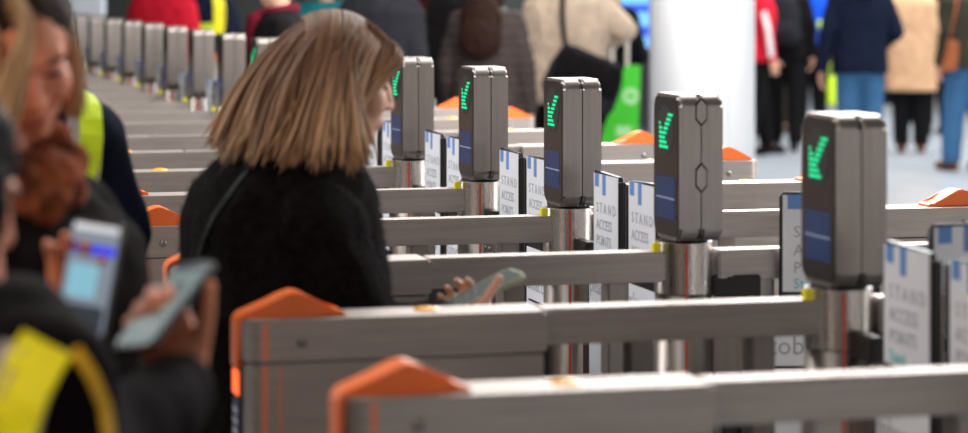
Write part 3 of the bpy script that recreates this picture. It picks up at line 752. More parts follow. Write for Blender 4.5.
for q in range(1250):
    # azimuth round the head: 0 = forehead, 180 = back of the head; negative = near side
    az = random.uniform(100, 180) if random.random() < .25 else -random.uniform(42, 180)
    el = random.uniform(5, 88) if abs(az) > 85 else random.uniform(38, 88)
    a = R(az); ex = R(el)
    dirn = Vector((math.cos(ex)*math.cos(a), math.cos(ex)*math.sin(a), math.sin(ex)))
    root = hc1+HR1 @ (Vector((-0.018, 0, 0.036))+Vector((dirn.x*0.100, dirn.y*0.086, dirn.z*0.090)))
    az2 = max(abs(az), 62); t_ = min(1, max(0, (az2-62)/118.0+random.gauss(0, .03)))       # 0 near the face, 1 at the back
    px = 362-153*t_**0.9+random.gauss(0, 5); py = 162-2*t_-10*t_**4+7*math.sin(t_*31)+random.gauss(0, 4)
    dep = 0.04+0.09*math.sin(a) if az > 0 else -0.115*math.sin(R(az2))-0.06
    tip = PX(px, py, Y1+dep+random.gauss(0, .012))
    out = (root-(hc1+HR1 @ Vector((-0.02, 0, 0.03)))).normalized()
    ear = hc1+HR1 @ Vector((-0.012-0.085*t_+random.gauss(0, .006), -0.094+0.05*t_*t_, 0.020+0.012*t_+random.gauss(0, .01)))
    if az < 0 and t_ < .55:
        pts = [root, root+out*0.018+(ear-root)*.35, ear+Vector((0, -0.012, 0.010)), ear.lerp(tip, .5)+Vector((0.0, -0.025, 0)), tip]
    else:
        back = Vector((-0.020*t_, 0, 0.004)); so = Vector((0, dep*0.35, 0))
        pts = [root, root+out*0.014+Vector((0, 0, -0.012)), root.lerp(tip, .40)+out*0.026+so+back, root.lerp(tip, .74)+out*0.006+so*.6, tip]
    grp = 0.80+0.42*noise.noise(Vector((t_*16, math.copysign(1, az)*3, el*.03)))
    lock(pts, random.uniform(.0022, .0046), grp*random.uniform(.75, 1.25), wave=random.uniform(.002, .008), tipk=random.uniform(.55, 1.15))
# locks from the parting over the near side
for q in range(330):
    u = random.random(); rx = 0.062-0.15*u
    root = hc1+HR1 @ Vector((rx, 0.022+random.gauss(0, .004), 0.041+0.09*math.sqrt(max(0.05, 1-((rx+.018)/.1)**2))))
    t_ = min(1, max(0, 0.05+0.75*u+random.gauss(0, .04)))
    ear = hc1+HR1 @ Vector((0.004-0.085*u, -0.096+0.01*u, 0.030+random.gauss(0, .008)))
    px = 360-135*t_; tip = PX(px+random.gauss(0, 5), 160+6*math.sin(t_*31)+random.gauss(0, 4), Y1-0.155+0.06*t_+random.gauss(0, .01))
    grp = 0.85+0.40*noise.noise(Vector((u*18, 7.3, 0)))
    lock([root, hc1+HR1 @ Vector((rx*1.02, -0.045, 0.050+0.09*math.sqrt(max(0.05, 1-((rx+.018)/.1)**2)))), hc1+HR1 @ Vector((rx*.9-0.01, -0.105, 0.020+0.07*math.sqrt(max(0.05, 1-((rx+.018)/.1)**2)))), ear, ear.lerp(tip, .5)+Vector((0, -0.02, 0)), tip], random.uniform(.0022, .0042), grp*random.uniform(.75, 1.25), wave=random.uniform(.002, .007), tipk=random.uniform(.6, 1.15))
# front locks combed back from the forehead past the ear
for q in range(300):
    u = random.random()
    root = hc1+HR1 @ Vector((0.080-0.06*u, -0.008-0.040*random.random(), 0.084+0.036*u+random.gauss(0, .003)))
    pe = hc1+HR1 @ Vector((0.030-0.02*u, -0.086, 0.012+random.gauss(0, .006)))
    px = 340+random.uniform(-30, 22); tip = PX(px, 158+random.gauss(0, 6), Y1-0.16+random.gauss(0, .01))
    lock([root, hc1+HR1 @ Vector((0.112-0.05*u+random.gauss(0, .004), -0.045+random.gauss(0, .006), 0.074)), hc1+HR1 @ Vector((0.098-0.05*u+random.gauss(0, .005), -0.098, 0.034+random.gauss(0, .006))), pe, pe+Vector((-0.035, -0.02, -0.06)), tip], random.uniform(.002, .004), random.uniform(.7, 1.35))
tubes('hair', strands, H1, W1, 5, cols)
phone('smartphone', 'thin grey-green smartphone in the hand of the brown-haired person', PX(483, 291, 4.735), dp, (-0.36, -0.22, 0.90),
      mat('dim_phone_screen', (0.05, 0.06, 0.06), 0.1, emit=(0.2, 0.23, 0.22), estr=0.25), case=mat('sage_phone_case', (0.35, 0.40, 0.28), 0.3))

# ------------------------------------------------------------------ woman at the left edge, head bent over the phones
Y2 = 3.62
W2 = empty('person', (PX(0, 0, Y2).x, Y2, 0)); tag(W2, 'person with blond-streaked hair bending her head, brown fur scarf, at the left edge', 'person')
hc2 = PX(14, 50, Y2); hd2 = Vector((0.42, -0.76, -0.52)).normalized(); HR2 = frame(hd2) @ Matrix.Rotation(R(15), 3, 'X')
b = Blob(); head_blob(b, hc2, HR2, 1.0)
def at2(px, py, dy=0.0): return PX(px, py, Y2+dy)
f2 = Vector((0.75, -0.66, 0)).normalized(); l2 = Vector((-f2.y, f2.x, 0))
b.chain([at2(-8, 190), at2(-6, 130), hc2-HR2 @ Vector((0.03, 0, 0.04))], [.06, .052, .05])
s2n, s2f = at2(-75, 235, -0.02), at2(62, 235, 0.14)
e2n, w2n = at2(-95, 430, 0.0), at2(-60, 520, -0.10); e2f, w2f = at2(112, 400, 0.10), at2(92, 510, -0.02)
b.loft([(Vector((at2(-5, 0).x, Y2, .80)), .10, .15), (Vector((at2(-5, 0).x, Y2, 1.02)), .09, .13), (at2(-6, 270), .10, .16), (at2(-6, 205), .07, .10)], f2, l2)
for (s_, e_, w_) in ((s2n, e2n, w2n), (s2f, e2f, w2f)): b.cap(s_, e_, .042, .035); b.cap(e_, w_, .034, .025)
hand_blob(b, w2f, w2f-e2f, (-1, 0, 0), f2, curl=(25, 30, 25))
hand_blob(b, w2n, w2n-e2n, (1, 0, 0), f2, curl=(25, 30, 25))
x2 = at2(-5, 0).x
for sg in (-1, 1):
    o_ = l2*.09*sg; hp = Vector((x2, Y2, .84))+o_; kn = Vector((x2, Y2, .47))+o_+f2*.02; an = Vector((x2, Y2, .085))+o_
    b.cap(hp, kn, .075, .05); b.cap(kn, an, .05, .035); b.cap(an-Zu*.03, an+f2*.13-Zu*.045, .032, .027)
SKIN_R = mat('skin_ruddy', (0.74, 0.27, 0.15), 0.5, noise_amt=0.06, noise_scale=30, sss=0.12)
b.build('body', SKIN_R, W2, 0.005, 4)
face_parts(W2, hc2, HR2, 1.0, (0.06, 0.03, 0.02))
t = Blob()
for sg in (-1, 1):
    o_ = l2*.09*sg; hp = Vector((x2, Y2, .84))+o_; kn = Vector((x2, Y2, .47))+o_+f2*.02; an = Vector((x2, Y2, .10))+o_
    t.cap(hp, kn, .092, .066); t.cap(kn, an, .066, .055)
t.build('trousers', C_BLACK, W2, 0.013, 4)
for sg in (-1, 1):
    an = Vector((x2, Y2, .085))+l2*.09*sg; sb = Blob(); sb.cap(an-Zu*.04-f2*.03, an+f2*.15-Zu*.05, .044, .034); sb.cap(an, an+Zu*.06, .046, .05)
    o = sb.build('boot', C_BLACK, W2, 0.011, 2)
    for v in o.data.vertices: v.co.z = max(v.co.z, 0.003)
j = Blob()
j.loft([(Vector((x2, Y2, .55)), .20, .25), (Vector((x2, Y2, .9)), .18, .23), (at2(-5, 300), .165, .225), (at2(-5, 240), .145, .21), (at2(-5, 205), .105, .15), (at2(-5, 180), .075, .09)], f2, l2, 28)
for (s_, e_, w_) in ((s2n, e2n, w2n), (s2f, e2f, w2f)): j.ell(s_, .085); j.cap(s_, e_, .078, .070); j.cap(e_, e_.lerp(w_, .86), .066, .050)
j.build('coat', C_DARKBROWN, W2, 0.010, 5, 0.010, 6)
# fur scarf
fs = Blob(); FUR = mat('rust_brown_fur', (0.20, 0.058, 0.026), 0.9, noise_amt=0.7, noise_scale=30, bump=1.0, bump_scale=120, spec=0.1)
for (px, py, dy, rr) in ((-40, 165, .02, .055), (-10, 185, -.05, .06), (20, 188, -.07, .055), (48, 178, -.04, .055), (58, 160, 0.02, .050), (46, 200, -.07, .042), (62, 188, -.01, .040), (20, 160, .10, .06), (52, 140, .07, .038)):
    fs.ell(at2(px-4, py+4, dy), (rr*.9, rr*.9, rr*.75))
fs.build('fur_scarf', FUR, W2, 0.007, 4, 0.008, 22)
# hair: dark crown, blond curtains
hb = Blob()
def e2(p, r): hb.ell(hc2+HR2 @ Vector(p), Vector(r), HR2)
e2((-0.022, 0, 0.042), (0.100, 0.087, 0.090)); e2((-0.065, 0, -0.02), (0.070, 0.088, 0.11)); e2((-0.075, -0.01, -0.12), (0.05, 0.085, 0.11))
hb.build('hair_base', cloth('dark_brown_roots', (0.028, 0.016, 0.011), 0.6, 200, 0.5), W2, 0.008, 4, 0.003, 25)
strands = []; cols = []
ROOT = np.array((0.26, 0.15, 0.085)); MID = np.array((0.56, 0.36, 0.21)); TIP = np.array((0.66, 0.40, 0.21))
def curtain(n, roots, ways, jit, r):
    for q in range(n):
        u = random.random(); rt = hc2+HR2 @ (Vector(roots[0]).lerp(Vector(roots[1]), u)+Vector((random.gauss(0, .003), random.gauss(0, .003), 0)))
        pts = [rt]+[PX(x+random.gauss(0, jit)+(u-.5)*sp, y+random.gauss(0, jit*.6), Y2+dy+random.gauss(0, .008)) for (x, y, dy, sp) in ways]
        lock(pts, random.uniform(*r), random.uniform(.7, 1.25), wave=.004)
curtain(170, ((0.075, -0.012, 0.088), (-0.03, -0.020, 0.128)), [(46, 12, -.145, 14), (22, 48, -.16, 20), (6, 95, -.15, 22), (-8, 170, -.12, 30)], 3.0, (.002, .004))
curtain(110, ((0.070, 0.012, 0.092), (-0.03, 0.015, 0.130)), [(70, 8, -.02, 6), (79, 40, 0.03, 8), (80, 80, .04, 8), (74, 118, .05, 12)], 2.0, (.0018, .0034))
curtain(120, ((0.03, -0.03, 0.122), (-0.08, -0.03, 0.10)), [(-8, 18, -.12, 30), (-18, 70, -.13, 30), (-30, 150, -.1, 40)], 4.0, (.002, .004))
tubes('hair', strands, hair_mat('blond_streaked_hair'), W2, 5, cols)

# ------------------------------------------------------------------ nearest person at the left edge in a hi-vis vest, holding two phones
Y4 = 2.98; f4 = Vector((math.cos(R(32)), math.sin(R(32)), 0)); l4 = Vector((-f4.y, f4.x, 0)); x4 = PX(-30, 0, Y4).x
W4 = empty('person', (x4, Y4, 0)); tag(W4, 'dark-haired person in a hi-vis yellow vest at the bottom left corner holding up two phones', 'person')
def at4(z, df=0.0, dl=0.0): return Vector((x4, Y4, z))+f4*df+l4*dl
hc4 = PX(-72, 192, Y4); hd4 = Vector((0.86, 0.36, -0.30)).normalized(); HR4 = frame(hd4)
s4r = PX(46, 385, Y4-.14); s4l = at4(1.19, 0, .17); e4r = PX(66, 505, 2.84); w4r = PX(186, 380, 3.21); e4l = at4(1.0, .12, .22); w4l = PX(74, 352, 3.36)
b = Blob(); head_blob(b, hc4, HR4, 1.0)
b.chain([at4(1.24, -.02), at4(1.32, -.02), hc4-HR4 @ Vector((0.03, 0, 0.05))], [.06, .054, .052])
b.loft([(at4(.80), .10, .15), (at4(1.0), .09, .13), (at4(1.14), .10, .15), (at4(1.23), .06, .09)], f4, l4)
for (s_, e_, w_) in ((s4r, e4r, w4r), (s4l, e4l, w4l)): b.cap(s_, e_, .044, .036); b.cap(e_, w_, .035, .026)
# right hand round phone two, left hand round phone one
ax2 = Vector((0.46, 0.66, 0.60)).normalized(); n2 = Vector((-0.52, -0.50, 0.68))
hand_blob(b, w4r, (-0.42, 0.12, 0.90), (-0.25, -0.95, 0.1), (0.9, 0.0, 0.42), curl=((48, 62, 40), (52, 64, 40), (56, 66, 40), (58, 66, 40)), tcurl=8, tdir=(0.70, 0.62, 0.45))
ax1 = Vector((0.16, 0.12, 0.98)).normalized(); n1 = Vector((-0.18, -0.95, 0.22))
hand_blob(b, w4l, (0.05, 0.05, 0.99), (-0.1, -0.98, 0.1), (-1, 0, 0.1), curl=((15, 35, 30), (15, 35, 30), (15, 35, 30), (15, 35, 30)), tcurl=30, tdir=(0.55, 0.62, 0.55))
for sg in (-1, 1):
    hp = at4(.84, 0, .09*sg); kn = at4(.47, .02, .09*sg); an = at4(.085, 0, .09*sg)
    b.cap(hp, kn, .078, .05); b.cap(kn, an, .05, .035); b.cap(an-Zu*.03, an+f4*.13-Zu*.045, .032, .027)
b.build('body', SKIN_R, W4, 0.005, 4)
face_parts(W4, hc4, HR4, 1.0, (0.02, 0.012, 0.01))
t = Blob()
for sg in (-1, 1):
    t.cap(at4(.84, 0, .09*sg), at4(.47, .02, .09*sg), .094, .068); t.cap(at4(.47, .02, .09*sg), at4(.10, 0, .09*sg), .068, .056)
t.build('trousers', C_BLACK, W4, 0.013, 4)
for sg in (-1, 1):
    an = at4(.085, 0, .09*sg); sb = Blob(); sb.cap(an-Zu*.04-f4*.03, an+f4*.15-Zu*.05, .044, .034); sb.cap(an, an+Zu*.06, .046, .05)
    o = sb.build('boot', C_BLACK, W4, 0.011, 2)
    for v in o.data.vertices: v.co.z = max(v.co.z, 0.003)
j = Blob()
j.loft([(at4(.70), .16, .21), (at4(.95), .15, .20), (at4(1.08), .15, .205), (at4(1.17), .14, .20), (at4(1.23), .11, .15), (at4(1.275), .075, .085)], f4, l4, 28)
for (s_, e_, w_) in ((s4r, e4r, w4r), (s4l, e4l, w4l)): j.ell(s_, .078); j.cap(s_, e_, .074, .066); j.cap(e_, e_.lerp(w_, .88), .062, .046)
j4 = j.build('jacket', C_PLUM, W4, 0.009, 5, 0.008, 6)
for nm, pix, wd, m in (('vest_panel', [(47, 345), (36, 362), (24, 388), (12, 425), (6, 470)], .058, HIVIS_W), ('vest_piping', [(74, 350), (92, 378), (103, 405), (108, 440)], .012, HIVIS_O),
                       ('reflective_tape', [(16, 345), (6, 365), (-8, 395), (-20, 440)], .034, REFLECT), ('reflective_edge', [(62, 352), (50, 380), (40, 410), (34, 450)], .010, REFLECT)):
    P_, N_ = on_surface(j4, resample(pix, 18))
    if len(P_) > 3: ribbon(nm, P_, N_, wd, 0.006, m, W4)
hb = Blob()
def e4(p, r): hb.ell(hc4+HR4 @ Vector(p), Vector(r), HR4)
e4((-0.015, 0, 0.045), (0.104, 0.088, 0.090)); e4((-0.055, 0, -0.02), (0.075, 0.09, 0.11)); e4((0.030, -0.066, -0.03), (0.052, 0.028, 0.095)); e4((0.01, -0.066, -0.11), (0.05, 0.03, 0.08)); e4((-0.06, 0, -0.13), (0.06, 0.09, 0.10))
hb.build('hair', H_DARK, W4, 0.008, 4, 0.004, 25)
SC1 = mat('lit_phone_screen', (0.05, 0.06, 0.07), 0.5, emit=(0.30, 0.36, 0.44), estr=0.55)
SCB = mat('screen_blue_bar', (0.02, 0.03, 0.2), 0.2, emit=(0.04, 0.06, 0.75), estr=0.9); SCC = mat('screen_cyan_block', (0.1, 0.2, 0.25), 0.2, emit=(0.25, 0.55, 0.68), estr=0.7); SCD = mat('screen_dark_block', (0.03, 0.04, 0.05), 0.2, emit=(0.05, 0.06, 0.08), estr=0.5)
phone('smartphone', 'upright phone with a bright blue and white screen, left of the other two phones', PX(89, 280, 3.34), ax1, n1, SC1, W_=0.070,
      shapes=((-.85, .85, .82, .93, mat('screen_white_bar', (.3, .3, .3), .2, emit=(.6, .65, .7), estr=.8)), (-.85, .85, .42, .60, SCB), (-.75, .35, -.30, .25, SCC), (-.5, .8, -.92, -.42, SCD)))
SC2 = mat('grey_green_phone_screen', (0.06, 0.08, 0.08), 0.5, emit=(0.22, 0.32, 0.32), estr=0.45)
SCK = mat('screen_code_block', (0.05, 0.07, 0.07), 0.2, emit=(0.05, 0.09, 0.09), estr=0.4)
phone('smartphone', 'slanted phone with a pale green ticket screen held at the end of a dark sleeve', PX(166, 306, 3.165), ax2, n2, SC2, W_=0.066,
      shapes=((-.35, .40, .05, .48, SCK), (-.7, .7, -.3, -.26, SCK), (-.7, .5, -.45, -.41, SCK), (-.7, .6, -.6, -.56, SCK), (-.8, .8, .78, .95, SCD)))

# ------------------------------------------------------------------ hi-vis person between the blond person and the gates
Y3 = 4.7; f3 = Vector((0.35, 0.94, 0)).normalized(); l3 = Vector((-f3.y, f3.x, 0))
W3 = empty('person', (PX(28, 0, Y3).x, Y3, 0)); tag(W3, 'person in a navy jacket and lime hi-vis vest behind the blond person', 'person')
def at3(px, py, dy=0.0): return PX(px, py, Y3+dy)
x3 = at3(28, 0).x
def v3(z, df=0.0, dl=0.0): return Vector((x3, Y3, z))+f3*df+l3*dl
s3r, e3r, w3r = at3(84, 142, -.06), at3(112, 232, -.02), at3(100, 330, .05); s3l = v3(1.36, 0, .17); e3l = v3(1.1, -.02, .24); w3l = v3(.86, .05, .24)
hc3 = at3(24, 40); HR3 = frame(Vector((0.1, 0.95, -.15)).normalized())
b = Blob(); head_blob(b, hc3, HR3, 1.0); b.cap(v3(1.38), hc3-Vector((0, 0, .05)), .055, .05)
b.loft([(v3(.84), .10, .14), (v3(1.05), .09, .13), (v3(1.25), .10, .15), (v3(1.36), .07, .12)], f3, l3)
for (s_, e_, w_) in ((s3r, e3r, w3r), (s3l, e3l, w3l)):
    b.cap(s_, e_, .046, .037); b.cap(e_, w_, .035, .026); hand_blob(b, w_, (w_-e_), (-1, 0, 0) if s_ is s3r else (1, 0, 0), f3, curl=(25, 30, 25))
for sg in (-1, 1):
    b.cap(v3(.88, 0, .09*sg), v3(.48, .02, .09*sg), .078, .052); b.cap(v3(.48, .02, .09*sg), v3(.085, 0, .09*sg), .052, .036); b.cap(v3(.055, 0, .09*sg), v3(.04, .13, .09*sg), .032, .027)
b.build('body', SKIN, W3, 0.0075, 4)
t = Blob()
for sg in (-1, 1): t.cap(v3(.88, 0, .09*sg), v3(.48, .02, .09*sg), .095, .07); t.cap(v3(.48, .02, .09*sg), v3(.10, 0, .09*sg), .07, .058)
t.loft([(v3(.80), .11, .16), (v3(1.02), .11, .155)], f3, l3); t.build('trousers', C_NAVY, W3, 0.013, 4)
for sg in (-1, 1):
    an = v3(.085, 0, .09*sg); sb = Blob(); sb.cap(an-Zu*.04-f3*.03, an+f3*.15-Zu*.05, .044, .034); sb.cap(an, an+Zu*.06, .046, .05)
    o = sb.build('boot', C_BLACK, W3, 0.011, 2)
    for v in o.data.vertices: v.co.z = max(v.co.z, 0.003)
j = Blob(); j.loft([(v3(.80), .14, .19), (v3(1.05), .13, .175), (v3(1.25), .14, .185), (v3(1.34), .12, .17), (v3(1.41), .09, .11), (v3(1.46), .07, .075)], f3, l3)
for (s_, e_, w_) in ((s3r, e3r, w3r), (s3l, e3l, w3l)): j.ell(s_, .070); j.cap(s_, e_, .068, .066); j.cap(e_, e_.lerp(w_, .96), .064, .046)
j3 = j.build('jacket', C_NAVY, W3, 0.009, 5, 0.007, 7)
for nm, pix, wd, m in (('vest_panel', [(84, 92), (90, 110), (91, 135), (89, 165), (86, 190), (80, 260), (76, 340)], .040, HIVIS), ('reflective_tape', [(70, 88), (74, 110), (75, 140), (72, 190), (66, 260), (62, 340)], .022, REFLECT), ('reflective_edge', [(98, 112), (101, 135), (98, 165), (95, 190), (91, 260), (88, 340)], .006, REFLECT)):
    P_, N_ = on_surface(j3, resample(pix, 18))
    if len(P_) > 3: ribbon(nm, P_, N_, wd, 0.006, m, W3)
hb = Blob(); hb.ell(hc3+HR3 @ Vector((-.018, 0, .042)), (.100, .087, .090), HR3); hb.ell(hc3+HR3 @ Vector((-.045, 0, 0)), (.07, .083, .085), HR3); hb.build('hair', H_BROWN, W3, 0.009, 3, 0.003, 25)

# ------------------------------------------------------------------ people beyond the gates
def bpos(px, Y): return ((px-484)*Y/F, Y)
def backpack(label, L, f, l, m, s=1.0, dfwd=-0.24):
    root = empty('backpack', L(dfwd, 0, 1.0)); tag(root, label, 'backpack'); Rf = frame(f)
    def bx(nm, a, c, r):
        bb = Blob(); bb.ell(Vector(L(*c)), Vector(r)*s, Rf); return bb
    bb = Blob(); rings = [(L(dfwd, 0, 0.98), .07*s, .13*s), (L(dfwd, 0, 1.05), .095*s, .155*s), (L(dfwd, 0, 1.25), .09*s, .15*s), (L(dfwd, 0, 1.38), .07*s, .12*s), (L(dfwd, 0, 1.43), .03*s, .06*s)]
    bb.loft(rings, f, l); bb.build('main_pocket', m, root, 0.012, 4, 0.004)
    bb = Blob(); bb.loft([(L(dfwd-.08, 0, 1.02), .03*s, .10*s), (L(dfwd-.09, 0, 1.1), .045*s, .115*s), (L(dfwd-.08, 0, 1.2), .03*s, .10*s)], f, l); bb.build('front_pocket', m, root, 0.012, 3)
    for sg in (-1, 1):
        pts = [L(dfwd+.06, .08*sg, 1.40), L(-.02, .10*sg, 1.485), L(.13, .11*sg, 1.36), L(.15, .13*sg, 1.2), L(.02, .20*sg, 1.08), L(dfwd+.05, .14*sg, 1.04)]
        tubes('strap', [(bez(pts, 16), [.014]*16)], m, root, 6)
    return root
# far left: red jacket, hi-vis marshal, dark coat with burgundy scarf, teal jumper
figure('person', 'person in a bright red jacket beyond the far gates', bpos(163, 19.2), 80, 1.75, C_RED, C_BLACK, hair=H_DARK, bulk=1.12, hem=0.8)
r5 = figure('person', 'person in a navy top with a yellow hi-vis vest, next to the red jacket', bpos(207, 19.8), 120, 1.72, C_NAVY, C_BLACK, hair=H_DARK)
P_, N_ = on_surface(r5[4], resample([(217, -6), (219, 8), (219, 22), (217, 34)], 10))
if len(P_) > 3: ribbon('vest_panel', P_, N_, .09, .012, HIVIS_W, r5[0])
P_, N_ = on_surface(r5[4], resample([(194, 27), (202, 28), (212, 27)], 8))
if len(P_) > 3: ribbon('vest_band', P_, N_, .06, .012, HIVIS, r5[0])
def aisle(n, s_): p = post_pos(n)+AX*s_; return (p.x, p.y)
r6 = figure('person', 'person in a dark coat and burgundy scarf passing through a far gate', aisle(9.5, .44), 186, 1.70, C_BLACK, C_BLACK, hair=H_DARK, hem=0.7, skin=SKIN_L, headdir=(-0.95, 0, -.25))
sc_ = Blob(); sc_.chain([r6[3](0.02, .07, 1.46), r6[3](.09, 0, 1.45), r6[3](.02, -.07, 1.46), r6[3](-.06, 0, 1.48), r6[3](.02, .07, 1.46)], [.036]*5); sc_.cap(r6[3](.12, .02, 1.43), r6[3](.15, .02, 1.15), .04, .04)
sc_.cap(r6[3](.13, -.04, 1.43), r6[3](.15, -.05, 1.18), .035, .04); sc_.build('scarf', C_BURG, r6[0], 0.012, 4)
figure('person', 'person in a teal jumper behind the crown of the brown-haired person', bpos(326, 16.6), 100, 1.70, C_TEAL, C_BLACK, hair=H_DARK, bulk=1.1)
r8 = figure('person', 'person in a charcoal jacket just right of the brown hair', bpos(380, 14.3), 60, 1.78, C_GREY, C_BLACK, hair=H_DARK, bulk=1.15, hem=.75)
figure('person', 'person in a long black coat with a dark red lining, left of the brown-puffer person', bpos(432, 16.6), 95, 1.80, C_BLACK, C_BLACK, hair=H_DARK, hem=.55, bulk=.98)
P_, N_ = on_surface([o for o in bpy.data.objects if o.name.startswith('jacket')][-1], resample([(424, 0), (423, 20), (424, 45), (426, 60)], 10))
if len(P_) > 3: ribbon('red_lining', P_, N_, .03, .006, cloth('dark_red_lining', (.045, .006, .008)), [o for o in bpy.data.objects if o.name.startswith('person') and o.parent is None][-1])
figure('person', 'person with long dark brown hair and a taupe quilted jacket, left of the beige jacket', bpos(487, 15.2), 75, 1.68, C_PUFF, C_BLACK, hair=H_DARKBROWN, hair_style='long', quilt=True, bulk=1.0)
# beige jacket man with black shoulder bag
r11 = figure('person', 'person in a beige jacket seen from behind with a black shoulder bag', bpos(568, 16.0), 84, 1.80, C_BEIGE, C_BLACK, hair=H_BROWN, bulk=1.18, hem=.82, wr=0.010,
             arms={1: ((-.03, .27, 1.12), (.02, .28, .88)), -1: ((-.03, -.33, 1.24), (.20, -.24, 1.18))})
bagr = empty('shoulder_bag', PX(585, 80, 15.68)); tag(bagr, 'black soft shoulder bag slung low across the beige jacket', 'bag')
bb = Blob(); rf_ = Matrix.Rotation(R(22), 3, 'Y')
def rb(x, z, y=0): return PX(585, 78, 15.68)+rf_ @ Vector((x, y, z))
bb.loft([(rb(0.01, -.17), .06, .20), (rb(0, -.12), .075, .225), (rb(0, .02), .07, .22), (rb(0, .11), .05, .20), (rb(0, .15), .025, .18)], Vector((0, 1, 0)), rf_ @ Vector((1, 0, 0)))
bb.build('bag_body', C_GREY, bagr, 0.012, 4, 0.006, 8)
bb = Blob(); bb.loft([(rb(0, -.06, -.07), .018, .20), (rb(0, .06, -.072), .02, .20), (rb(0, .13, -.05), .018, .19)], Vector((0, 1, 0)), rf_ @ Vector((1, 0, 0))); bb.build('flap', C_BLACK, bagr, 0.012, 3)
tubes('strap', [(bez([rb(-.17, .13), PX(561, 30, 15.70), PX(561, -5, 15.72), PX(562, -28, 15.95), PX(575, -20, 16.12)], 14), [.016]*14)], C_BLACK, bagr, 6)
for q in (-.10, .10): tubes('buckle_strap', [([rb(q, .12, -.075), rb(q, 0, -.10), rb(q, -.10, -.095)], [.012, .012, .012])], C_BLACK, bagr, 6)
r12 = figure('person', 'person with blond hair in a black coat partly hidden behind the beige jacket', bpos(607, 18.3), 75, 1.66, C_BLACK, C_BLACK, hair=H_BLOND, hair_style='long', hem=.7,
             arms={-1: ((0, -.24, 1.10), (.15, -.30, 1.12))})
sr = empty('suitcase', (PX(620, 0, 17.6).x, 17.6, 0)); tag(sr, 'suitcase with a tall pale trolley handle beside the beige jacket', 'suitcase')
C_SUIT = mat('dark_suitcase_shell', (0.02, 0.022, 0.026), 0.4)
link('shell', box(-.17, .17, -.12, .12, .06, .62, .03, 3), C_SUIT, sr)
for i in range(5): link('rib', box(-.14+i*.064, -.116+i*.064, -.126, -.118, .10, .58, .003), C_SUIT, sr)
PALE = mat('pale_metal', (.75, .68, .62), .4, .3)
for sg in (-1, 1): link('handle_rod', box(.05*sg-.012, .05*sg+.012, .0, .02, .62, 1.30, .003), PALE, sr)
link('grip', box(-.075, .075, -.01, .03, 1.27, 1.31, .008), PALE, sr)
for sx in (-1, 1):
    for sy in (-1, 1): o = link('wheel', cyl(.03, -.012, .012, 20, axis='x', c=(0, .03)), M['dark'], sr); o.location = (.13*sx, .09*sy, 0)
# green and black stand with a blue screen behind
kr = empty('advert_stand', (PX(636, 0, 19.5).x, 19.5, 0)); tag(kr, 'black stand with a blue screen on top, left of the white column', 'stand')
kx = 17*19.5/F
link('column', box(-kx, kx, -.08, .08, .0, 1.05, .01), M['dark'], kr)
link('screen_frame', box(-kx, kx, -.06, .06, HC-(52-HY)*19.5/F, 2.0, .01), M['dark'], kr)
BL = mat('blue_screen', (.1, .3, .6), .2, emit=(.22, .55, .95), estr=.75); BLD = mat('dark_blue_band', (.02, .06, .4), .2, emit=(.03, .10, .70), estr=.8)
link('screen', box(-kx+.01, kx-.01, -.064, -.058, HC-(48-HY)*19.5/F, 1.95), BL, kr)
for (y0, y1) in ((4, 12), (26, 36)): link('screen_band', box(-kx+.012, kx-.012, -.067, -.060, HC-(y1-HY)*19.5/F, HC-(y0-HY)*19.5/F), BLD, kr)
for k_, yy in enumerate((52, 66)): link('ring_light', cyl(.028, -.085, -.079, 24, axis='y', c=(-.02, HC-(yy-HY)*19.5/F)), mat('green_ring', (.05, .3, .02), .4, emit=(.10, .45, .03), estr=.6), kr)
gr = empty('floor_sign', (PX(622, 0, 17.0).x, 17.0, 0)); tag(gr, 'bright green leaning floor sign behind the black shoulder bag', 'sign')
GRN = mat('bright_green_board', (.05, .62, .02), .45, noise_amt=.04); GW = mat('pale_green_print', (.45, .85, .40), .5)
def gy(py): return HC-(py-HY)*17.0/F
o = link('board', prism([(-.16, gy(148)), (.10, gy(148)), (.12, gy(66)), (.02, gy(66))], 'y', -.015, .015, .004), GRN, gr)
d_ = link('disc', cyl(.055, -.018, -.014, 32, axis='y', c=(.055, gy(96))), GW, gr)
link('print_block', box(-.04, .06, -.018, -.014, gy(136), gy(126)), GW, gr)
link('print_line', box(.03, .08, -.0195, -.017, gy(98), gy(94)), GRN, gr)
for sx in (-.12, .08): link('leg', box(sx-.01, sx+.01, 0, .02, 0, gy(147), .003), M['dark'], gr)
link('foot', box(-.18, .14, -.12, .14, 0, .02, .004), M['dark'], gr)

# right: the concourse
r20 = figure('person', 'person in a red, black and white sports jacket at the edge of the white column', bpos(757, 24.0), 15, 1.72, C_RED, C_BLACK, hair=H_BLOND, shoes=C_BLACK, stride=.12)
r20j = r20[4]
P_, N_ = on_surface(r20j, resample([(764, 12), (768, 30), (771, 55), (770, 70)], 10))
if len(P_) > 3: ribbon('white_sleeve_stripe', P_, N_, .05, .012, C_WHITE, r20[0])
r21 = figure('person', 'person with pale hair in an olive jacket beside the blue jacket', bpos(777, 27.5), 260, 1.66, C_OLIVE, C_OLIVE, hair=H_GREY, skin=SKIN_L, hem=.8)
r22 = figure('person', 'person in black with a black backpack, left of the blue jacket', bpos(785, 24.6), 80, 1.74, C_BLACK, C_BLACK, hair=H_BROWN, hair_style='short', stride=.10, shoes=C_GREY)
backpack('black backpack on the person left of the blue jacket', r22[3], r22[1], r22[2], C_GREY)
r23 = figure('person', 'person in a bright blue jacket with a lime patch', bpos(810, 25.8), 85, 1.74, C_BLUE, C_BLACK, hair=H_BROWN, hem=.95)
P_, N_ = on_surface(r23[4], resample([(821, 20), (823, 30), (822, 42)], 8))
if len(P_) > 3: ribbon('lime_patch', P_, N_, .08, .012, HIVIS, r23[0])
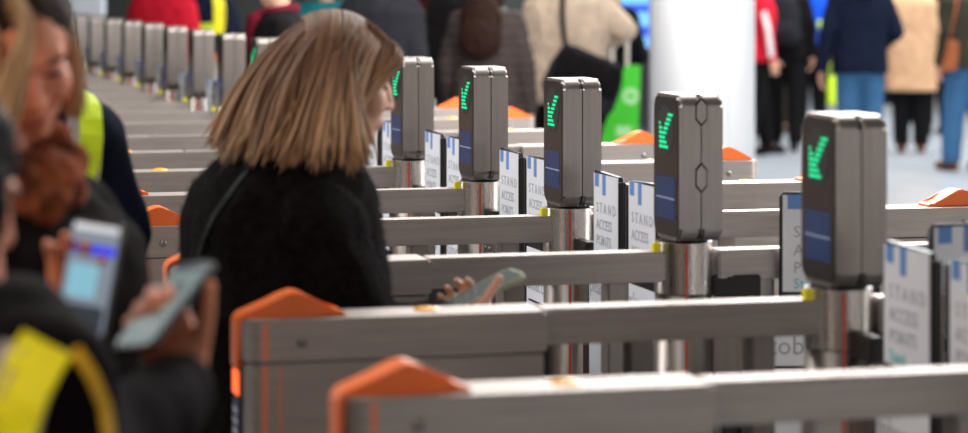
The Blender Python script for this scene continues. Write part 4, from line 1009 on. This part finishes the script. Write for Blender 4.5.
tb = empty('tote_bag', r23[3](.07, -.245, .80)-Vector((0, 0, .45))); tag(tb, 'lime green bag between the blue jacket and the navy jacket', 'bag')
link('sack', box(-.10, .10, -.05, .05, 0, .28, .03, 3), HIVIS, tb)
tubes('handle', [([Vector((-.06, 0, .27)), Vector((-.05, 0, .40)), Vector((0, 0, .46)), Vector((.05, 0, .40)), Vector((.06, 0, .27))], [.008]*5)], HIVIS, None, 6).parent = tb
figure('person', 'person in a hooded navy quilted jacket and blue jeans seen from behind', bpos(860, 20.3), 92, 1.80, C_NAVY, C_JEANS, hair=H_DARK, quilt=True, bulk=1.0, hood=True, hem=.84, shoes=C_BROWNSHOE,
       arms={1: ((-.05, .25, 1.13), (-.02, .285, .87)), -1: ((-.03, -.26, 1.14), (.16, -.22, 1.06))})
r25 = figure('person', 'person in a knee-length camel coat and black trousers', bpos(911, 24.3), 80, 1.70, C_CAMEL, C_BLACK, hair=H_BLOND, hem=.58, bulk=1.12, shoes=C_BROWNSHOE,
             arms={1: ((.02, .24, 1.12), (.10, .22, .90))})
hg = empty('handbag', r25[3](.13, .22, .82)-Vector((0, 0, .335))); tag(hg, 'black handbag hanging beside the camel coat', 'bag')
link('bag_body', prism([(-.15, -.04), (.14, -.04), (.12, .20), (-.12, .22)], 'y', -.06, .06, .015, 3, True), C_GREY, hg)
tubes('handle', [(bez([Vector((-.08, 0, .20)), Vector((-.05, 0, .38)), Vector((.06, 0, .38)), Vector((.08, 0, .19))], 10), [.008]*10)], C_BLACK, None, 6).parent = hg
figure('person', 'person in a black coat half hidden between the camel coat and the olive jacket', bpos(936, 27.0), 100, 1.74, C_BLACK, C_BLACK, hair=H_DARK, hem=.62, shoes=C_BLACK)
r27 = figure('person', 'person in a dark olive jacket and blue jeans at the right edge', bpos(968, 22.0), 120, 1.76, C_OLIVE, C_JEANS, hair=H_BROWN, hem=.84, bulk=1.2, shoes=C_BROWNSHOE, stride=.1)
ob = empty('shoulder_bag', PX(949, 62, 21.7)); tag(ob, 'tan leather bag at the side of the olive jacket', 'bag')
TAN = cloth('tan_leather', (.28, .085, .035), .2, 60, .5)
link('bag_body', prism([(-.07, -.09), (.06, -.07), (.08, .16), (0, .20)], 'y', -.05, .05, .015, 3, True), TAN, ob)
tubes('strap', [([Vector((.0, 0, .18)), Vector((.06, .05, .40)), Vector((.10, .1, .62))], [.010]*3)], TAN, None, 6).parent = ob
